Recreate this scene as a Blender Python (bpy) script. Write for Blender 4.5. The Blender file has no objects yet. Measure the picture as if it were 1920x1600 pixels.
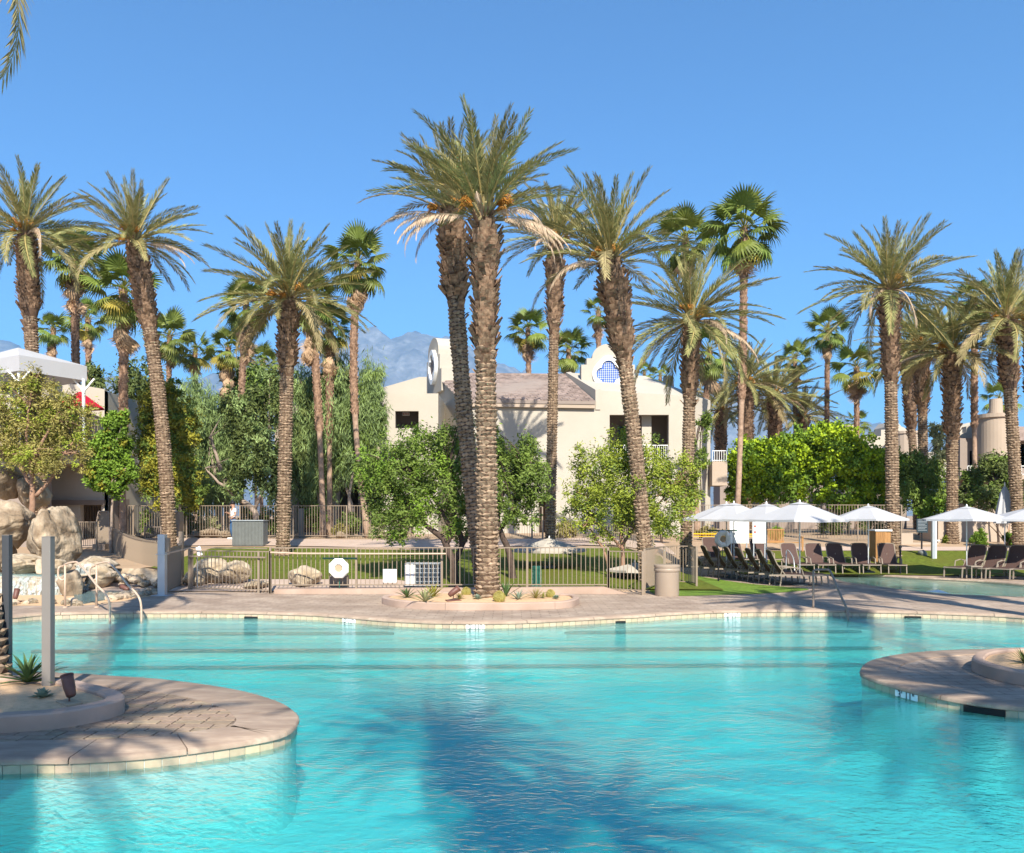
import bpy, bmesh, math, random
import numpy as np
from math import sin, cos, pi, radians, sqrt, atan2
from mathutils import Vector, Matrix, noise as mnoise
from mathutils.geometry import tessellate_polygon

# ---------------------------------------------------------------- camera
SC = bpy.context.scene
COL = SC.collection
FPX, CX, HY, CH = 1600.0, 960.0, 967.0, 2.2      # focal length in photo px, centre column, horizon row, eye height
cam_d = bpy.data.cameras.new("camera")
cam = bpy.data.objects.new("camera", cam_d); COL.objects.link(cam)
cam.location = (0, 0, CH); cam.rotation_euler = (radians(90), 0, 0)
cam_d.sensor_width = 36; cam_d.sensor_fit = 'HORIZONTAL'; cam_d.lens = 36*FPX/1920
cam_d.shift_y = (HY-800)/1920
cam_d.clip_start = 0.05; cam_d.clip_end = 60000
SC.camera = cam
SC.view_settings.view_transform = 'Standard'; SC.view_settings.look = 'None'
SC.view_settings.gamma = 1; SC.view_settings.use_curve_mapping = False
SC.view_settings.exposure = 0.86
SC.cycles.use_denoising = True
SC.cycles.max_bounces = 8; SC.cycles.transparent_max_bounces = 24; SC.cycles.transmission_bounces = 8
SC.cycles.volume_bounces = 1
SC.cycles.sample_clamp_indirect = 6

# ---------------------------------------------------------------- light
SUN_EL, SUN_AZ = 39.0, 170.0      # elevation; azimuth clockwise from +Y (the view direction)
world = bpy.data.worlds.new("World"); SC.world = world; world.use_nodes = True
wn = world.node_tree; wn.nodes.clear()
wo = wn.nodes.new('ShaderNodeOutputWorld'); wb = wn.nodes.new('ShaderNodeBackground')
sk = wn.nodes.new('ShaderNodeTexSky'); sk.sky_type = 'NISHITA'; sk.sun_disc = False
sk.sun_elevation = radians(SUN_EL); sk.sun_rotation = radians(SUN_AZ)
sk.altitude = 100; sk.air_density = 1.0; sk.dust_density = 0.3; sk.ozone_density = 9.0
wb.inputs[1].default_value = 0.110
wn.links.new(sk.outputs[0], wb.inputs[0]); wn.links.new(wb.outputs[0], wo.inputs[0])
sun_d = bpy.data.lights.new("sun", 'SUN'); sun = bpy.data.objects.new("sun", sun_d); COL.objects.link(sun)
sun_d.energy = 5.0; sun_d.angle = radians(0.53); sun_d.color = (1.0, 0.93, 0.80)
sd = Vector((sin(radians(SUN_AZ))*cos(radians(SUN_EL)), cos(radians(SUN_AZ))*cos(radians(SUN_EL)), sin(radians(SUN_EL))))
sun.rotation_euler = sd.to_track_quat('Z', 'Y').to_euler()
sun.location = (0, -20, 40)

# ---------------------------------------------------------------- helpers
R = random.Random(7)
def at(px, py, d):                       # the point of the place that stands d metres ahead at this spot of the photograph
    return Vector(((px-CX)/FPX*d, d, CH-(py-HY)/FPX*d))
def X(px, d): return (px-CX)/FPX*d
def Z(py, d): return CH-(py-HY)/FPX*d
def sstep(a, b, x):
    t = min(1, max(0, (x-a)/(b-a))); return t*t*(3-2*t)
def lerp_tab(tab, x):
    if x <= tab[0][0]: return tab[0][1]
    for (a, va), (b, vb) in zip(tab, tab[1:]):
        if x <= b: return va+(vb-va)*(x-a)/(b-a)
    return tab[-1][1]
GL = [(24.6, 0), (26, .12), (30, .42), (36, .85), (40, 1.12), (46, 1.25), (5000, 1.25)]
GR = [(32.4, 0), (34, .14), (37, .6), (40, .9), (44, 1.1), (50, 1.25), (5000, 1.25)]
def G(x, y):                             # height of the ground
    w = sstep(4.2, 7.0, x)
    return lerp_tab(GL, y)*(1-w)+lerp_tab(GR, y)*w

def tag(o, label=None, cat=None, group=None, kind=None):
    if label: o['label'] = label
    if cat: o['category'] = cat
    if group: o['group'] = group
    if kind: o['kind'] = kind
    return o
def empty(name, loc=(0, 0, 0), rz=0, label=None, cat=None, group=None):
    o = bpy.data.objects.new(name, None); COL.objects.link(o)
    o.location = loc; o.rotation_euler = (0, 0, rz); o.empty_display_size = .2
    return tag(o, label, cat, group)

class MB:
    def __init__(s): s.v = []; s.f = []
    def add(s, vs, fs):
        b = len(s.v); s.v += [tuple(v) for v in vs]; s.f += [tuple(b+i for i in f) for f in fs]
    def box(s, x0, x1, y0, y1, z0, z1):
        s.add([(x0,y0,z0),(x1,y0,z0),(x1,y1,z0),(x0,y1,z0),(x0,y0,z1),(x1,y0,z1),(x1,y1,z1),(x0,y1,z1)],
              [(0,3,2,1),(4,5,6,7),(0,1,5,4),(1,2,6,5),(2,3,7,6),(3,0,4,7)])
        return s
    def bar(s, a, b, w, h=None, up=(0,0,1)):
        h = h or w; a = Vector(a); b = Vector(b); t = (b-a).normalized(); up = Vector(up)
        if abs(t.dot(up)) > .99: up = Vector((0,1,0))
        sx = t.cross(up).normalized(); sy = sx.cross(t).normalized()
        vs = []
        for p in (a, b):
            for i, j in ((-1,-1),(1,-1),(1,1),(-1,1)): vs.append(p+sx*(i*w/2)+sy*(j*h/2))
        s.add(vs, [(0,1,2,3),(7,6,5,4),(0,4,5,1),(1,5,6,2),(2,6,7,3),(3,7,4,0)])
        return s
    def tube(s, pts, rs, n=8, cap=True):
        pts = [Vector(p) for p in pts]
        if not hasattr(rs, '__len__'): rs = [rs]*len(pts)
        rings = []; prev = None
        for i, p in enumerate(pts):
            t = (pts[min(i+1, len(pts)-1)]-pts[max(i-1, 0)])
            t = t.normalized() if t.length > 1e-9 else Vector((0,0,1))
            if prev is None:
                u = Vector((0,0,1)) if abs(t.z) < .9 else Vector((1,0,0))
                sx = t.cross(u).normalized()
            else:
                sx = (prev-t*prev.dot(t)).normalized()
            prev = sx; sy = t.cross(sx)
            rings.append([p+(sx*cos(2*pi*k/n)+sy*sin(2*pi*k/n))*rs[i] for k in range(n)])
        vs = [v for r in rings for v in r]; fs = []
        for i in range(len(pts)-1):
            for k in range(n):
                a = i*n+k; b = i*n+(k+1) % n
                fs.append((a, b, b+n, a+n))
        if cap: fs.append(tuple(range(n))[::-1]); fs.append(tuple((len(pts)-1)*n+k for k in range(n)))
        s.add(vs, fs); return s
    def lathe(s, prof, n=24, c=(0,0,0)):
        vs = []; fs = []
        for r, z in prof:
            for k in range(n): vs.append((c[0]+r*cos(2*pi*k/n), c[1]+r*sin(2*pi*k/n), c[2]+z))
        for i in range(len(prof)-1):
            for k in range(n):
                a = i*n+k; b = i*n+(k+1) % n; fs.append((a, b, b+n, a+n))
        fs.append(tuple(range(n))[::-1]); fs.append(tuple((len(prof)-1)*n+k for k in range(n)))
        s.add(vs, fs); return s
    def prism(s, pts, z0, z1):            # plan polygon raised from z0 to z1
        n = len(pts)
        vs = [(p[0], p[1], z0) for p in pts]+[(p[0], p[1], z1) for p in pts]
        s.add(vs, [tuple(range(n))[::-1], tuple(range(n, 2*n))]+[(i, (i+1) % n, (i+1) % n+n, i+n) for i in range(n)])
        return s
    def front(s, pts, y0, y1):            # outline in x,z given real depth from y0 to y1
        n = len(pts)
        vs = [(p[0], y0, p[1]) for p in pts]+[(p[0], y1, p[1]) for p in pts]
        s.add(vs, [tuple(range(n)), tuple(range(n, 2*n))[::-1]]+[((i+1) % n, i, i+n, (i+1) % n+n) for i in range(n)])
        return s
    def quad(s, a, b, c, d): s.add([a, b, c, d], [(0,1,2,3)]); return s
    def mesh(s, name):
        me = bpy.data.meshes.new(name); me.from_pydata(s.v, [], s.f); return me
    def build(s, name, m, parent=None, smooth=False, loc=None, fix=True, bevel=0):
        me = s.mesh(name)
        if fix:
            bm = bmesh.new(); bm.from_mesh(me); bmesh.ops.recalc_face_normals(bm, faces=bm.faces)
            if bevel: bmesh.ops.bevel(bm, geom=bm.edges[:], offset=bevel, segments=2, affect='EDGES', profile=.5)
            bm.to_mesh(me); bm.free()
        return link(name, me, m, parent, smooth, loc)
def link(name, me, m, parent=None, smooth=False, loc=None):
    if m is not None and not me.materials: me.materials.append(m)
    if smooth and len(me.polygons): me.polygons.foreach_set('use_smooth', [True]*len(me.polygons))
    o = bpy.data.objects.new(name, me); COL.objects.link(o)
    if parent: o.parent = parent
    if loc is not None: o.location = loc
    return o
def autosmooth(o, deg=35):
    me = o.data
    me.polygons.foreach_set('use_smooth', [True]*len(me.polygons))
    try: me.set_sharp_from_angle(angle=radians(deg))
    except Exception: pass
    return o
def copy_tree(o, parent=None):
    c = o.copy(); COL.objects.link(c); c.parent = parent
    if parent: c.matrix_parent_inverse = o.matrix_parent_inverse
    for ch in o.children: copy_tree(ch, c)
    return c

# ---------------------------------------------------------------- materials
def mat(name, c, rough=.8, var=.12, scale=4., c2=None, bump=.0, bscale=None, rnd=0., trans=0., metal=0., spec=.15, detail=4, coord='Object', stretch=(1,1,1), c3=None, s3=.4, w3=.35, hue=0.):
    m = bpy.data.materials.new(name); m.use_nodes = True; nt = m.node_tree; N = nt.nodes; L = nt.links
    p = N['Principled BSDF']; out = N['Material Output']
    p.inputs['Roughness'].default_value = rough; p.inputs['Metallic'].default_value = metal
    p.inputs['Specular IOR Level'].default_value = spec
    tc = N.new('ShaderNodeTexCoord'); mp = N.new('ShaderNodeMapping'); mp.inputs['Scale'].default_value = stretch
    L.new(tc.outputs[coord], mp.inputs[0])
    no = N.new('ShaderNodeTexNoise'); no.inputs['Scale'].default_value = scale; no.inputs['Detail'].default_value = detail; no.inputs['Roughness'].default_value = .6
    L.new(mp.outputs[0], no.inputs['Vector'])
    cr = N.new('ShaderNodeValToRGB'); cr.color_ramp.elements[0].position = .3; cr.color_ramp.elements[1].position = .7
    a = [max(0, x*(1-var)) for x in c]; b = [min(1, x*(1+var)) for x in (c2 or c)]
    cr.color_ramp.elements[0].color = (*a, 1); cr.color_ramp.elements[1].color = (*b, 1)
    L.new(no.outputs[0], cr.inputs[0]); col = cr.outputs[0]
    if c3:
        n3 = N.new('ShaderNodeTexNoise'); n3.inputs['Scale'].default_value = s3; n3.inputs['Detail'].default_value = 5
        L.new(mp.outputs[0], n3.inputs['Vector'])
        r3 = N.new('ShaderNodeValToRGB'); r3.color_ramp.elements[0].position = .5-w3/2; r3.color_ramp.elements[1].position = .5+w3/2
        L.new(n3.outputs[0], r3.inputs[0])
        mx = N.new('ShaderNodeMixRGB'); L.new(r3.outputs[0], mx.inputs[0]); L.new(col, mx.inputs[1]); mx.inputs[2].default_value = (*c3, 1); col = mx.outputs[0]
    if rnd or hue:
        oi = N.new('ShaderNodeObjectInfo'); hs = N.new('ShaderNodeHueSaturation')
        mr = N.new('ShaderNodeMapRange'); mr.inputs[3].default_value = 1-rnd; mr.inputs[4].default_value = 1+rnd
        L.new(oi.outputs['Random'], mr.inputs[0]); L.new(mr.outputs[0], hs.inputs['Value'])
        if hue:
            mr2 = N.new('ShaderNodeMapRange'); mr2.inputs[3].default_value = .5-hue; mr2.inputs[4].default_value = .5+hue
            ml = N.new('ShaderNodeMath'); ml.operation = 'MULTIPLY'; ml.inputs[1].default_value = 7.31
            fr = N.new('ShaderNodeMath'); fr.operation = 'FRACT'
            L.new(oi.outputs['Random'], ml.inputs[0]); L.new(ml.outputs[0], fr.inputs[0]); L.new(fr.outputs[0], mr2.inputs[0]); L.new(mr2.outputs[0], hs.inputs['Hue'])
        L.new(col, hs.inputs['Color']); col = hs.outputs[0]
    L.new(col, p.inputs['Base Color'])
    if bump:
        n2 = N.new('ShaderNodeTexNoise'); n2.inputs['Scale'].default_value = bscale or scale*4; n2.inputs['Detail'].default_value = 5
        L.new(mp.outputs[0], n2.inputs['Vector'])
        bp = N.new('ShaderNodeBump'); bp.inputs['Strength'].default_value = 1; bp.inputs['Distance'].default_value = bump
        L.new(n2.outputs[0], bp.inputs['Height']); L.new(bp.outputs[0], p.inputs['Normal'])
    if trans:
        tr = N.new('ShaderNodeBsdfTranslucent'); L.new(col, tr.inputs[0])
        ms = N.new('ShaderNodeMixShader'); ms.inputs[0].default_value = trans
        L.new(p.outputs[0], ms.inputs[1]); L.new(tr.outputs[0], ms.inputs[2]); L.new(ms.outputs[0], out.inputs[0])
    return m
M = {}
M['deck'] = mat('stamped_deck', (.46,.36,.28), .85, .2, 6, c3=(.31,.23,.175), s3=1.1, bump=.004, bscale=30)
M['coping'] = mat('coping_concrete', (.40,.305,.23), .8, .2, 6, c3=(.28,.205,.155), s3=1.6, bump=.003, bscale=60, rnd=.06, stretch=(1,3,1))
M['brick'] = mat('paver', (.31,.23,.165), .85, .28, 9, bump=.006, bscale=25, rnd=.14, hue=.012, stretch=(1,4,1), coord='Object')
M['joint'] = mat('mortar', (.17,.13,.10), .9, .1, 20)
M['kerb'] = mat('planter_kerb', (.45,.33,.265), .85, .1, 4, c3=(.35,.25,.19), s3=1.1, bump=.002, bscale=70)
M['sand'] = mat('decomposed_granite', (.60,.40,.235), .95, .16, 14, bump=.012, bscale=45, detail=8)
M['soil'] = mat('desert_ground', (.42,.29,.19), .95, .2, 1.2, c3=(.34,.25,.17), s3=.15, bump=.02, bscale=12, detail=8)
M['path'] = mat('walk_concrete', (.47,.36,.29), .9, .08, 1.5, bump=.002, bscale=40)
M['lawn'] = mat('lawn', (.075,.11,.012), .9, .4, 7, c2=(.13,.165,.02), c3=(.12,.13,.02), s3=.5, bump=.03, bscale=60, detail=8)
M['turf'] = mat('turf', (.13,.22,.03), .9, .3, 9, c2=(.18,.28,.04), c3=(.12,.19,.03), s3=1.5, bump=.02, bscale=80, detail=8)
M['tile'] = mat('waterline_tile', (.42,.335,.23), .35, .12, 8, rnd=.14, hue=.015, spec=.5)
M['plaster'] = mat('pool_plaster', (.62,.72,.70), .8, .05, .6)
M['stepline'] = mat('step_edge_tile', (.012,.03,.04), .5, .1, 6)
M['dark'] = mat('void_shade', (.02,.02,.02), .9, .1, 5)  # near-black paint standing in for the shade inside openings
M['white'] = mat('white_paint', (.78,.78,.76), .5, .03, 3, spec=.4)
M['canvas'] = mat('white_canvas', (.46,.46,.475), .8, .03, 2, trans=.12)
M['stucco'] = mat('cream_stucco', (.455,.41,.345), .92, .07, .8, c3=(.41,.37,.31), s3=.25, bump=.006, bscale=25)
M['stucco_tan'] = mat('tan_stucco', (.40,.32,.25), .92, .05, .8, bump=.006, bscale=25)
M['stucco_shade'] = mat('shade_stucco', (.27,.22,.19), .92, .05, .8, bump=.006, bscale=25)  # darker stucco copy, shade painted in for recesses and unlit walls
M['rooftile'] = mat('concrete_roof_tile', (.20,.15,.13), .85, .3, 2.2, c2=(.27,.21,.185), rnd=.1, detail=6)
M['bluetile'] = mat('blue_tile', (.06,.13,.42), .25, .2, 6, spec=.5)
M['fence'] = mat('fence_paint', (.24,.185,.135), .55, .05, 3, spec=.35)
M['steelgrey'] = mat('grey_metal', (.42,.45,.47), .4, .05, 3, metal=.4, spec=.5)
M['postgrey'] = mat('taupe_metal', (.19,.172,.155), .45, .04, 3, spec=.4)
M['postdark'] = mat('dark_metal', (.055,.06,.07), .4, .05, 3, spec=.4)
M['rail'] = mat('tan_rail', (.50,.36,.26), .4, .05, 3, spec=.5)
M['railbrown'] = mat('bronze_rail', (.20,.155,.125), .4, .05, 3, spec=.5)
M['loungeframe'] = mat('lounger_frame', (.26,.215,.17), .5, .05, 3)
M['sling'] = mat('lounger_sling', (.085,.052,.045), .8, .15, 30)
M['slingback'] = mat('lounger_sling_back', (.06,.055,.035), .8, .15, 30)
M['bin'] = mat('beige_bin', (.31,.24,.18), .5, .04, 3, spec=.4)
M['greenmetal'] = mat('green_metal', (.02,.11,.075), .4, .1, 5, spec=.5)
M['acgrey'] = mat('cabinet_grey', (.15,.16,.155), .6, .1, 5)
M['wood'] = mat('teak', (.36,.19,.075), .6, .2, 3, stretch=(8,8,1), rnd=.1)
M['rust'] = mat('bronze_lamp', (.13,.055,.04), .5, .15, 12, spec=.4)
M['slab'] = mat('concrete_pad', (.40,.30,.20), .9, .1, 8)
M['rock'] = mat('boulder', (.40,.31,.215), .9, .22, 2.2, c2=(.52,.42,.30), c3=(.24,.175,.115), s3=1.3, w3=.2, bump=.09, bscale=4, detail=8)
M['rockpale'] = mat('pale_boulder', (.46,.37,.26), .9, .2, 3, c2=(.58,.49,.37), c3=(.34,.26,.17), s3=1.8, w3=.25, bump=.08, bscale=5, detail=8)
M['pebble'] = mat('river_stone', (.50,.39,.28), .9, .15, 5, rnd=.25, bump=.01, bscale=12)
M['core'] = mat('trunk_core', (.10,.062,.042), .95, .3, 8)  # kept dark to paint shade into the gaps between leaf scars
M['datetrunk'] = mat('date_trunk', (.175,.12,.078), .95, .4, 7, c2=(.30,.215,.145), bump=.01, bscale=30)
M['boot'] = mat('date_boots', (.12,.07,.043), .95, .45, 8, c2=(.30,.195,.125), bump=.01, bscale=30, detail=6)
M['fantrunk'] = mat('fan_trunk', (.28,.185,.13), .95, .25, 5, c2=(.36,.25,.18), bump=.01, bscale=25)
M['fanboot'] = mat('fan_boots', (.20,.11,.07), .95, .45, 7, c2=(.36,.235,.16))
M['frond'] = mat('date_leaf', (.175,.185,.062), .65, .28, 3, c2=(.30,.285,.115), rnd=.22, hue=.02, trans=.18, spec=.2)
M['frondold'] = mat('old_date_leaf', (.34,.28,.14), .7, .2, 3, rnd=.2, hue=.01, trans=.12)
M['dead'] = mat('dead_frond', (.48,.36,.25), .85, .2, 3, rnd=.2, trans=.1)
M['rachis'] = mat('rachis', (.40,.31,.12), .6, .1, 3, trans=0)
M['fruit'] = mat('date_fruit', (.36,.15,.03), .7, .35, 20, c2=(.52,.25,.05))
M['fan'] = mat('fan_leaf', (.11,.15,.02), .55, .25, 3, c2=(.17,.21,.04), rnd=.3, hue=.02, trans=.2, spec=.4)
M['fanyellow'] = mat('yellow_fan_leaf', (.32,.26,.05), .6, .25, 3, rnd=.2, trans=.2)
M['skirt'] = mat('dead_skirt', (.42,.27,.16), .9, .3, 6, c2=(.50,.35,.22), rnd=.15, stretch=(6,6,1))
M['bark'] = mat('tree_bark', (.085,.06,.048), .95, .3, 6, bump=.01, bscale=20)
M['barkred'] = mat('red_bark', (.30,.18,.12), .9, .25, 6, bump=.008, bscale=20)
M['barkgrey'] = mat('grey_bark', (.30,.235,.19), .9, .2, 5, bump=.008, bscale=20)
def leafmat(n, c, c2=None, hue=0): return mat(n, c, .65, .32, 1.5, c2=c2 or tuple(x*1.25 for x in c), trans=.12, spec=.25, detail=6)
M['lf_green'] = leafmat('leaf_green', (.075,.125,.02), (.17,.235,.045))
M['lf_lime'] = leafmat('leaf_lime', (.15,.20,.018), (.31,.36,.045))
M['lf_hedge'] = leafmat('leaf_hedge', (.12,.24,.010), (.36,.46,.018))
M['lf_olive'] = leafmat('leaf_olive', (.20,.18,.045), (.33,.285,.085))
M['lf_pepper'] = leafmat('leaf_pepper', (.11,.18,.055), (.25,.33,.12))
M['lf_dark'] = leafmat('leaf_dark', (.06,.09,.022), (.13,.16,.045))
M['lf_yellow'] = leafmat('leaf_yellow', (.17,.19,.025), (.30,.27,.03))
M['lf_bright'] = leafmat('leaf_bright', (.085,.155,.015), (.17,.27,.03))
M['lf_agave'] = leafmat('leaf_agave', (.055,.10,.03), (.09,.15,.05))
M['lf_blue'] = leafmat('leaf_blue', (.20,.27,.19), (.30,.36,.27))
M['lf_pale'] = leafmat('leaf_pale', (.28,.30,.15), (.38,.38,.18))
M['cactus'] = leafmat('cactus_gold', (.36,.29,.07), (.48,.40,.12))
M['red'] = mat('red_fabric', (.40,.01,.03), .8, .1, 3)
M['skin'] = mat('skin', (.45,.26,.18), .6, .05, 5)
M['shirt'] = mat('white_cotton', (.80,.80,.80), .9, .03, 5)
M['denim'] = mat('blue_denim', (.05,.11,.22), .9, .15, 20)
M['black'] = mat('black_plastic', (.015,.015,.018), .5, .1, 5)
M['ivory'] = mat('ivory_plastic', (.82,.82,.80), .5, .02, 5)
M['redprint'] = mat('red_print', (.6,.08,.05), .6, .05, 5)
M['signdark'] = mat('dark_sign', (.03,.045,.055), .5, .1, 5)
M['yellow'] = mat('yellow_tape', (.75,.42,.02), .6, .05, 5)
M['mountain'] = mat('mountain_rock', (.15,.15,.165), .95, .2, .02, c2=(.24,.235,.24), c3=(.13,.13,.145), s3=.006, w3=.3, bump=14, bscale=.012, detail=12)
M['foam'] = mat('falling_water', (.50,.54,.52), .3, .25, 3, c3=(.30,.36,.34), s3=5, w3=.2, stretch=(5,5,.5), bump=.03, bscale=8, spec=.5)
_n = M['foam'].node_tree; _t = _n.nodes.new('ShaderNodeBsdfTransparent'); _x = _n.nodes.new('ShaderNodeMixShader'); _z = _n.nodes.new('ShaderNodeTexNoise'); _z.inputs['Scale'].default_value = 2.5; _z.inputs['Detail'].default_value = 5; _r = _n.nodes.new('ShaderNodeMapRange'); _r.inputs[1].default_value = .4; _r.inputs[2].default_value = .62; _r.inputs[3].default_value = .15; _r.inputs[4].default_value = .9
_m = [n for n in _n.nodes if n.type == 'MAPPING'][0]; _n.links.new(_m.outputs[0], _z.inputs['Vector']); _n.links.new(_z.outputs[0], _r.inputs[0]); _n.links.new(_r.outputs[0], _x.inputs[0]); _n.links.new(_n.nodes['Principled BSDF'].outputs[0], _x.inputs[1]); _n.links.new(_t.outputs[0], _x.inputs[2]); _n.links.new(_x.outputs[0], _n.nodes['Material Output'].inputs[0])

def cracks(m, sc, dist):
    nt = m.node_tree; N = nt.nodes; L = nt.links; p = N['Principled BSDF']
    tc = N.new('ShaderNodeTexCoord'); nz_ = N.new('ShaderNodeTexNoise'); nz_.inputs['Scale'].default_value = 1.5; mx = N.new('ShaderNodeMixRGB'); mx.blend_type = 'ADD'; mx.inputs[0].default_value = .5
    v = N.new('ShaderNodeTexVoronoi'); v.feature = 'DISTANCE_TO_EDGE'; v.inputs['Scale'].default_value = sc
    L.new(tc.outputs['Object'], nz_.inputs['Vector']); L.new(tc.outputs['Object'], mx.inputs[1]); L.new(nz_.outputs['Color'], mx.inputs[2]); L.new(mx.outputs[0], v.inputs['Vector'])
    r = N.new('ShaderNodeMapRange'); r.inputs[1].default_value = 0; r.inputs[2].default_value = .05; L.new(v.outputs['Distance'], r.inputs[0])
    bp = N.new('ShaderNodeBump'); bp.inputs['Distance'].default_value = dist; L.new(r.outputs[0], bp.inputs['Height']); L.new(p.inputs['Normal'].links[0].from_socket, bp.inputs['Normal']); L.new(bp.outputs[0], p.inputs['Normal'])
    r2 = N.new('ShaderNodeMapRange'); r2.inputs[1].default_value = 0; r2.inputs[2].default_value = .035; r2.inputs[3].default_value = .72; L.new(v.outputs['Distance'], r2.inputs[0])
    src = p.inputs['Base Color'].links[0].from_socket; ml = N.new('ShaderNodeMixRGB'); ml.blend_type = 'MULTIPLY'; ml.inputs[0].default_value = 1; L.new(src, ml.inputs[1]); L.new(r2.outputs[0], ml.inputs[2]); L.new(ml.outputs[0], p.inputs['Base Color'])
cracks(M['rock'], .45, .03); cracks(M['rockpale'], .8, .02)
# brick pattern pressed into the far deck
def press_bricks(m, bw, bh, depth, cmul):
    nt = m.node_tree; N = nt.nodes; L = nt.links; p = N['Principled BSDF']
    tc = N.new('ShaderNodeTexCoord'); bt = N.new('ShaderNodeTexBrick'); bt.inputs['Scale'].default_value = 1
    bt.inputs['Brick Width'].default_value = bw; bt.inputs['Row Height'].default_value = bh; bt.inputs['Mortar Size'].default_value = .008
    bt.inputs['Color1'].default_value = (1,1,1,1); bt.inputs['Color2'].default_value = (.86,.86,.86,1); bt.inputs['Mortar'].default_value = (cmul,)*3+(1,)
    L.new(tc.outputs['Object'], bt.inputs['Vector'])
    src = p.inputs['Base Color'].links[0].from_socket
    mx = N.new('ShaderNodeMixRGB'); mx.blend_type = 'MULTIPLY'; mx.inputs[0].default_value = 1
    L.new(src, mx.inputs[1]); L.new(bt.outputs['Color'], mx.inputs[2]); L.new(mx.outputs[0], p.inputs['Base Color'])
    bp = N.new('ShaderNodeBump'); bp.inputs['Distance'].default_value = depth; bp.invert = True
    L.new(bt.outputs['Fac'], bp.inputs['Height']); L.new(p.inputs['Normal'].links[0].from_socket, bp.inputs['Normal']); L.new(bp.outputs[0], p.inputs['Normal'])
press_bricks(M['deck'], .42, .21, .008, .55)

# water: a clear skin that mirrors the sky, over a body that soaks up red light
def water_mat(name, absorb, dens, bumpd, sc=1.0, body=(.10,.62,.66), bodyfac=.16, refr=.3, ior=1.19):
    m = bpy.data.materials.new(name); m.use_nodes = True; nt = m.node_tree; N = nt.nodes; L = nt.links
    for n in list(N):
        if n.type != 'OUTPUT_MATERIAL': N.remove(n)
    out = N['Material Output']
    tc = N.new('ShaderNodeTexCoord')
    def nz(scale, stretch, det=2, dist=0.):
        mp = N.new('ShaderNodeMapping'); mp.inputs['Scale'].default_value = stretch; L.new(tc.outputs['Object'], mp.inputs[0])
        n = N.new('ShaderNodeTexNoise'); n.inputs['Scale'].default_value = scale; n.inputs['Detail'].default_value = det; n.inputs['Distortion'].default_value = dist
        L.new(mp.outputs[0], n.inputs['Vector']); return n.outputs[0]
    a = nz(2.1*sc, (.75,1.3,1), 3, .5); b = nz(9.*sc, (.8,1.2,1), 3, .8); c = nz(.35*sc, (1,1,1), 1)
    def ma(op, x, y):
        q = N.new('ShaderNodeMath'); q.operation = op
        for i, v in enumerate((x, y)):
            if isinstance(v, float): q.inputs[i].default_value = v
            else: L.new(v, q.inputs[i])
        return q.outputs[0]
    calm = N.new('ShaderNodeMapRange'); calm.inputs[1].default_value = .38; calm.inputs[2].default_value = .62; calm.inputs[3].default_value = .35; calm.inputs[4].default_value = 1
    L.new(c, calm.inputs[0])
    d_ = nz(24.*sc, (.8,1.1,1), 2, .3)
    h = ma('ADD', ma('ADD', ma('MULTIPLY', a, .85), ma('MULTIPLY', ma('MULTIPLY', b, .75), calm.outputs[0])), ma('MULTIPLY', ma('MULTIPLY', d_, .30), calm.outputs[0]))
    bp = N.new('ShaderNodeBump'); bp.inputs['Strength'].default_value = 1; bp.inputs['Distance'].default_value = bumpd; L.new(h, bp.inputs['Height'])
    gl = N.new('ShaderNodeBsdfGlossy'); gl.inputs['Roughness'].default_value = .03; L.new(bp.outputs[0], gl.inputs['Normal'])
    tr0 = N.new('ShaderNodeBsdfTransparent'); rf = N.new('ShaderNodeBsdfRefraction'); rf.inputs['IOR'].default_value = 1.045; rf.inputs['Roughness'].default_value = .0; L.new(bp.outputs[0], rf.inputs['Normal'])
    tr = N.new('ShaderNodeMixShader'); tr.inputs[0].default_value = refr; L.new(tr0.outputs[0], tr.inputs[1]); L.new(rf.outputs[0], tr.inputs[2]); df = N.new('ShaderNodeBsdfDiffuse'); df.inputs[0].default_value = (*body, 1)
    bp2 = N.new('ShaderNodeBump'); bp2.inputs['Distance'].default_value = bumpd*2.2; L.new(h, bp2.inputs['Height']); L.new(bp2.outputs[0], df.inputs['Normal'])
    m1 = N.new('ShaderNodeMixShader'); m1.inputs[0].default_value = bodyfac; L.new(tr.outputs[0], m1.inputs[1]); L.new(df.outputs[0], m1.inputs[2])
    fr = N.new('ShaderNodeFresnel'); fr.inputs['IOR'].default_value = ior; L.new(bp.outputs[0], fr.inputs['Normal'])
    m2 = N.new('ShaderNodeMixShader'); L.new(fr.outputs[0], m2.inputs[0]); L.new(m1.outputs[0], m2.inputs[1]); L.new(gl.outputs[0], m2.inputs[2])
    L.new(m2.outputs[0], out.inputs['Surface'])
    va = N.new('ShaderNodeVolumeAbsorption'); va.inputs['Color'].default_value = (*absorb, 1); va.inputs['Density'].default_value = dens
    L.new(va.outputs[0], out.inputs['Volume'])
    return m
M['water'] = water_mat('pool_water', (.035,.905,.93), .54, .038, body=(.04,.76,.74), bodyfac=.13, refr=.35)
M['shallow'] = water_mat('shallow_water', (.25,.88,.86), .8, .010, 1.5, (.42,.60,.52), .35)
M['pond'] = water_mat('pond_water', (.35,.6,.6), 1.2, .03, 2.0, (.25,.38,.38), .5)

M['steps'] = mat('step_plaster', (.42,.62,.60), .8, .05, .6)
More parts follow.
